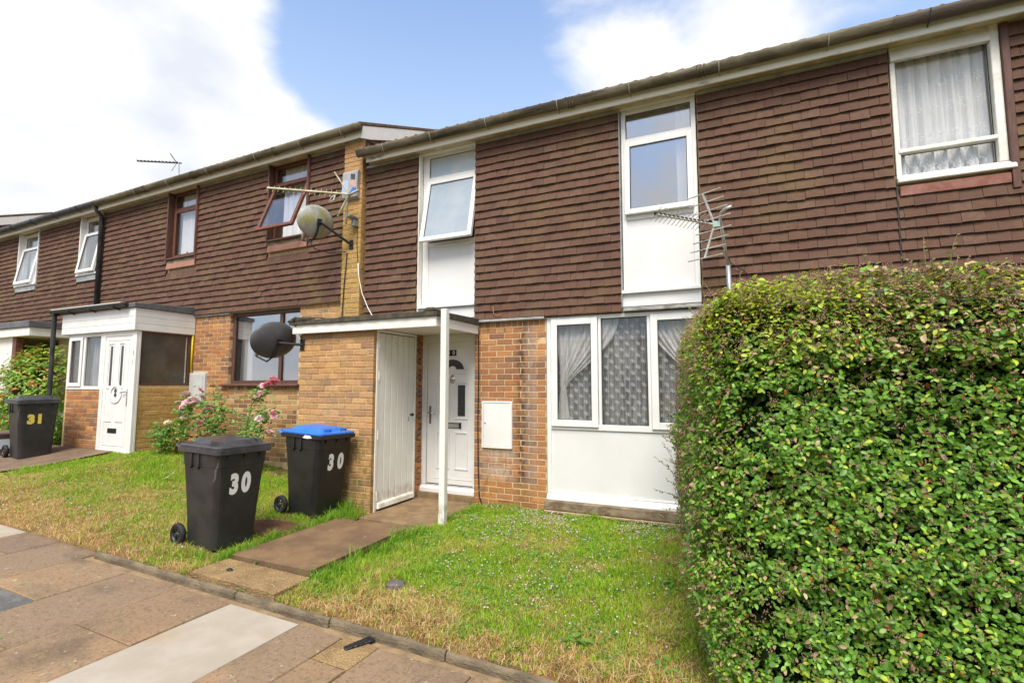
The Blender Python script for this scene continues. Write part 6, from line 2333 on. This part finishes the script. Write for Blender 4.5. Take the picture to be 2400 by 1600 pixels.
link('leaves', fast_mesh('leaves', leaves(P, unit(d + [0, -.3, .6] + g.normal(0, .4, (n, 3))), unit(d + g.normal(0, .7, (n, 3))), g.uniform(.06, .12, n), .32), LEAF_F, C), LEAFM, t, kind='stuff')
for k in range(7):
    a = k * .9
    MB().tube([(-9.0 + .05 * math.cos(a), -.75 + .05 * math.sin(a), .35), (-9.0 + .2 * math.cos(a), -.78 + .12 * math.sin(a), 1.0), (-9.05 + .5 * math.cos(a), -.8 + .3 * math.sin(a), 1.7)], [.02, .014, .006], 5).build('stem', STEMM, t, smooth=True)


# ================================================================== dishes, aerials, alarm box
def basis(n_, up=(0, 0, 1)):
    n_ = Vector(n_).normalized()
    s_ = Vector(up).cross(n_).normalized()
    return Matrix((s_, n_.cross(s_), n_)).transposed().to_4x4()


def dish(label, centre, facing, w_, h_, bracket, mat, armmat, mossy=False):
    t = thing('satellite_dish', label, 'satellite dish', centre, group='satellite dishes')
    mtx = Matrix.Translation(centre) @ basis(facing)
    mb = MB()
    vs, fs = [], []
    for off in (0.0, -0.006):
        for j in range(9):
            rr = j / 8
            for k in range(32):
                a = 2 * math.pi * k / 32
                vs.append(mtx @ Vector((w_ / 2 * rr * math.cos(a), h_ / 2 * rr * math.sin(a), off + 0.085 * rr * rr - 0.085 + (0.008 if j == 8 else 0))))
    for o_ in (0, 288):
        for j in range(8):
            for k in range(32):
                fs.append((o_ + j * 32 + k, o_ + j * 32 + (k + 1) % 32, o_ + (j + 1) * 32 + (k + 1) % 32, o_ + (j + 1) * 32 + k))
    for k in range(32):
        fs.append((256 + k, 256 + (k + 1) % 32, 544 + (k + 1) % 32, 544 + k))
    mb.add(vs, fs).build('reflector', mat, t, smooth=True)
    back = mtx @ Vector((0, 0, -0.10))
    low = mtx @ Vector((0, -h_ * .42, -0.06))
    mb = MB().obox(back, mtx.to_3x3() @ Vector((.028, 0, 0)), mtx.to_3x3() @ Vector((0, .045, 0)), mtx.to_3x3() @ Vector((0, 0, .02)))
    mb.tube([mtx @ Vector((0, -.02, -.10)), mtx @ Vector((0, -h_ * .30, -.085)), low], .016, 6)
    mb.build('back_bracket', armmat, t)
    elbow = mtx @ Vector((0, 0, -0.13))
    bv = Vector(bracket)
    MB().tube([back, elbow, bv], .019, 8).build('mast_arm', armmat, t)
    MB().box(bv.x - .035, bv.x + .035, bv.y - .004, bv.y + .012, bv.z - .07, bv.z + .07).build('wall_plate', armmat, t)
    tipp = mtx @ Vector((0, -h_ * .62, 0.30))
    MB().tube([low, mtx @ Vector((0, -h_ * .62, 0.05)), tipp], .011, 6).build('feed_arm', armmat, t)
    MB().tube([tipp, mtx @ Vector((0, -h_ * .40, 0.32)), mtx @ Vector((0, -h_ * .36, 0.30))], [.022, .03, .036], 10).build('receiver_head', ALU, t, smooth=True)
    return t


MOSSD = M('mossy_grey_dish', (0.34, 0.35, 0.34), (0.42, 0.43, 0.42), 8, rough=.55, stretch=(6, 6, .6), layers=[((0.30, 0.27, 0.04), 3.2, .46, .62, (1, 1, 1), .8)])
DARKD = M('dark_grey_dish', (0.075, 0.075, 0.08), (0.10, 0.10, 0.105), 5, rough=.4)
dish('small mossy grey satellite dish high on the brick pier', (-2.42, -0.46, 3.90), (-0.92, 0.26, 0.24), 0.57, 0.48, (-2.05, -0.118, 3.60), MOSSD, BLACKI)
dish('dark grey satellite dish at the corner of the store wall', (-2.42, -1.10, 2.10), (-0.90, 0.10, 0.30), 0.66, 0.50, (-2.055, -0.970, 2.035), DARKD, BLACKI)
o = MB().tube([(-2.06, -0.98, 2.08), (-2.08, -1.0, 2.2), (-2.12, -1.05, 2.3), (-2.11, -1.08, 2.36), (-2.0, -1.05, 2.385), (-1.8, -0.9, 2.385), (-1.6, -.6, 2.385)], .006, 6).build('cable', BLACKC, smooth=True)
tag(o, 'black cable looping from the dark dish over the canopy edge', 'cable')
o = MB().tube([(-2.12, -0.125, 3.48), (-2.16, -0.125, 3.0), (-2.17, -0.135, 2.6), (-2.18, -0.14, 2.40)], .008, 6).build('cable', BLACKC, smooth=True)
tag(o, 'black cable clipped down the brick pier under the mossy dish', 'cable')
o = MB().tube([(-2.42, -0.62, 3.62), (-2.38, -0.5, 3.48), (-2.3, -0.3, 3.46), (-2.15, -0.13, 3.50)], .006, 6).build('cable', BLACKC, smooth=True)
tag(o, 'thin cable sagging below the mossy dish', 'cable')


def yagi(t, start, dirn, length, ndir, rod, rodlen, mat, rodmat, r=.011, clip=BLACKI, sq=True):
    s_ = Vector(start)
    d_ = Vector(dirn).normalized()
    rd = Vector(rod).normalized()
    up = d_.cross(rd).normalized()
    MB().obox(s_ + d_ * length / 2, d_ * length / 2, rd * r, up * r).build('boom', mat, t)
    for i in range(ndir):
        c = s_ + d_ * (length * (0.10 + .89 * i / max(1, ndir - 1)))
        l_ = rodlen * (1.0 - .25 * i / ndir)
        MB().tube([c - rd * l_ / 2 + up * r, c + rd * l_ / 2 + up * r], .0035, 5).build('director', rodmat, t)
        MB().obox(c + up * (r + .004), d_ * .014, rd * .013, up * .011).build('clip', clip, t)


# aerial on a pole by the hedge
ta = thing('tv_aerial', 'silver television aerial with ladder reflector on a bent pole above the hedge', 'aerial', (3.12, -0.15, 2.2))
MB().tube([(3.13, -0.16, 2.05), (3.115, -0.20, 2.75)], .024, 10).build('pole', STEEL, ta, smooth=True)
MB().tube([(3.115, -0.20, 2.74), (3.075, -0.33, 3.08), (3.062, -0.40, 3.19), (3.075, -0.46, 3.245), (3.115, -0.50, 3.262), (3.17, -0.53, 3.268)], .016, 8).build('mast', ALU, ta, smooth=True)
MB().box(3.07, 3.19, -0.18, 0.0, 2.22, 2.25).build('wall_bracket', STEEL, ta)
bdir = Vector((-0.66, -0.75, 0.0)).normalized()
rdir = Vector((0.86, -0.51, 0.0)).normalized()
hub = Vector((2.985, -0.46, 3.135))
yagi(ta, hub, bdir, 0.72, 13, (0.62, -0.55, 0.45), 0.24, ALU, ALU, .008)
MB().obox(hub + Vector((.04, .02, 0)), Vector((.035, 0, 0)), Vector((0, .02, 0)), Vector((0, 0, .03))).build('clamp', M('green_copper_clamp', (0.35, 0.48, 0.44), rough=.5), ta)
for sgn in (1, -1):
    a_ = hub - bdir * .02 + Vector((0, 0, .03 * sgn))
    e_ = Vector((2.905, -0.44, 3.47)) if sgn > 0 else Vector((2.905, -0.44, 2.80))
    MB().obox((a_ + e_) / 2, (e_ - a_) / 2, rdir * .010, rdir.cross((e_ - a_).normalized()) * .006).build('reflector_spine', ALU, ta)
    for k in range(4):
        c = a_ + (e_ - a_) * (0.10 + .90 * k / 3)
        MB().tube([c - rdir * .20, c + rdir * .20], .0065, 6).build('reflector_rod', ALU, ta)
o = MB().tube([(3.085, -0.30, 3.0), (3.10, -0.20, 2.90), (3.14, -0.09, 2.80), (3.25, -0.07, 2.72), (3.38, -0.07, 2.60), (3.42, -0.07, 2.52), (3.52, -0.07, 2.50), (3.64, -0.065, 2.53)], .005, 6).build('cable', BLACKC, smooth=True)
tag(o, 'thin dark cable drooping from the aerial pole across the tiles', 'cable')
o = MB().tube([(2.84, -0.07, 2.372), (2.90, -0.075, 2.362), (2.96, -0.07, 2.385), (3.04, -0.06, 2.372)], .006, 6).build('cable', WHITEC, smooth=True)
tag(o, 'short white cable end beside the three part window above the hedge', 'cable')

# long aerial on the brick pier
tb = thing('tv_aerial', 'long mossy television aerial pointing along the terrace from the brick pier', 'aerial', (-2.0, -0.3, 3.9))
MB().tube([(-1.99, -0.30, 3.86), (-1.985, -0.30, 4.10), (-1.965, -0.31, 4.21), (-1.92, -0.33, 4.26), (-1.86, -0.345, 4.28), (-1.72, -0.36, 4.30)], .018, 8).build('mast', MOSSALU, tb, smooth=True)
MB().box(-2.03, -1.93, -0.30, -0.116, 3.97, 4.0).box(-1.985, -1.925, -0.20, -0.116, 3.86, 3.95).build('wall_bracket', STEEL, tb)
h_ = Vector((-1.90, -0.36, 4.27))
tipv = Vector((-2.78, -1.02, 4.27))
bd = (tipv - h_)
yagi(tb, h_, bd, bd.length, 15, (0.0, 0.35, 1.0), 0.13, MOSSALU, MOSSALU, .010, MOSSALU)
for e_ in (Vector((-2.13, -0.42, 4.62)), Vector((-2.06, -0.40, 3.95))):
    MB().tube([h_ + (e_ - h_) * .05, e_], .011, 6).build('reflector_spine', MOSSALU, tb)
for c in (Vector((-2.08, -0.4, 4.0)), Vector((-1.98, -0.38, 4.10))):
    MB().tube([c - Vector((.12, -.06, 0)), c + Vector((.06, -.03, 0))], .007, 5).build('reflector_rod', MOSSALU, tb)
MB().tube([(-2.05, -0.47, 4.24), (-2.10, -0.50, 4.20), (-2.12, -0.52, 4.13), (-2.06, -0.49, 4.16), (-2.05, -0.47, 4.24)], .009, 6).build('dipole', ALU, tb)
# aerial on the far roof
tcx = thing('tv_aerial', 'thin dark television aerial on the roof against the clouds', 'aerial', (-8.05, 1.0, 5.9))
MB().tube([(-8.06, 1.0, 5.75), (-8.13, 1.0, 6.48)], .014, 6).build('mast', STEEL, tcx)
yagi(tcx, (-8.08, 1.03, 6.47), (-0.87, -0.49, 0.012), 0.94, 12, (0.49, -0.87, 0), .13, BLACKI, BLACKI, .011)
MB().tube([(-8.16, .97, 6.47), (-8.34, .93, 6.70)], .010, 5).build('reflector_spine', BLACKI, tcx)
MB().tube([(-8.16, .97, 6.45), (-8.26, .93, 6.28)], .008, 5).build('reflector_spine', STEEL, tcx)

al = thing('alarm_box', 'faded blue and grey alarm box high on the brick pier', 'alarm box', (-2.06, -0.15, 4.38))
ALG = M('faded_grey_plastic', (0.30, 0.31, 0.33), (0.38, 0.38, 0.38), 6, rough=.5)
mb = MB().prism([(-0.112, 4.28), (-0.175, 4.31), (-0.185, 4.35), (-0.175, 4.70), (-0.15, 4.725), (-0.112, 4.73)], 'x', -2.205, -1.915)
mb.build('case', ALG, al, bev=.006)
mb = MB().add([(-2.20, -0.1865, 4.36), (-2.08, -0.1865, 4.36), (-2.08, -0.180, 4.58), (-2.20, -0.180, 4.58)], [(0, 1, 2, 3)])
mb.build('blue_panel', M('faded_blue_print', (0.30, 0.42, 0.62), (0.45, 0.52, 0.62), 20, rough=.5), al)
MB().add([(-2.07, -0.1865, 4.35), (-1.925, -0.1865, 4.35), (-1.925, -0.1845, 4.44), (-2.0, -0.1845, 4.45)], [(0, 1, 2, 3)]).build('deep_blue_panel', M('blue_print', (0.05, 0.17, 0.52), rough=.5), al)
MB().add([(-2.06, -0.183, 4.50), (-1.93, -0.1855, 4.44), (-1.93, -0.182, 4.56), (-2.03, -0.181, 4.56)], [(0, 1, 2, 3)]).build('pink_panel', M('faded_red_print', (0.55, 0.33, 0.30), rough=.5), al)
mb = MB()
for k in range(4):
    x = -2.035 + k * .022
    mb.box(x, x + .011, -0.184, -0.176, 4.585 - .004 * k, 4.665 - .004 * k)
mb.build('louvre', BLACKI, al)


# ================================================================== across the green: seen only mirrored in the panes
ho = thing('terraced_house', 'pale brick house row across the green, mirrored in the window panes', 'house', (-4, -46, -0.4))
MB().box(-50, 40, -52, -46, -0.5, 5.0).build('wall', M('pale_brick_wall', (0.34, 0.24, 0.15), (0.25, 0.17, 0.11), 3, rough=.9), ho)
MB().prism([(-45.7, 4.95), (-49, 6.6), (-52.3, 4.95)], 'x', -50.3, 40.3).build('roof', ROOFM, ho)
MB().box(-50.2, 40.2, -45.9, -45.7, 4.72, 4.95).build('fascia', PAINT, ho)
for i in range(22):
    x = -48 + i * 4.0
    for z in (0.9, 3.3):
        MB().frame(x, x + 1.5, z, z + 1.25, -46.0 + .0, -45.93, .08).build('frame', UPVC, ho)
        MB().box(x + .08, x + 1.42, -46.0, -45.96, z + .08, z + 1.17).build('pane', DGLASS, ho)
for k, (x, y, h) in enumerate(((-22, -33, 6.5), (-9, -36, 5.2), (8, -30, 6.0), (24, -34, 6))):
    tr = thing('tree', ('broad', 'low round', 'tall spreading', 'small dense')[k] + ' green tree across the green, mirrored in the window panes', 'tree', (x, y, -0.4))
    MB().tube([(x, y, -.5), (x + .1, y, h * .35), (x + .2, y + .1, h * .7)], [.2, .14, .05], 8).build('trunk', STEMM, tr, smooth=True)
    g = np.random.default_rng(90 + k)
    n = 1500
    d_ = unit(g.normal(0, 1, (n, 3)))
    P = np.array([x, y, h * .62]) + d_ * (g.random((n, 1)) ** .4) * np.array([h * .36, h * .36, h * .40]) * (.7 + .6 * fbm(d_[:, 0] * 2 + 4, d_[:, 2] * 2 + d_[:, 1] + 4, 2.0, k))[:, None]
    C = np.array([[0.06, 0.12, 0.025]]) * g.uniform(.6, 1.6, (n, 1))
    link('crown', fast_mesh('crown', leaves(P, unit(d_ + g.normal(0, .5, (n, 3))), g.normal(0, 1, (n, 3)), g.uniform(.25, .5, n), .6), LEAF_F, C), LEAFM, tr, kind='stuff')
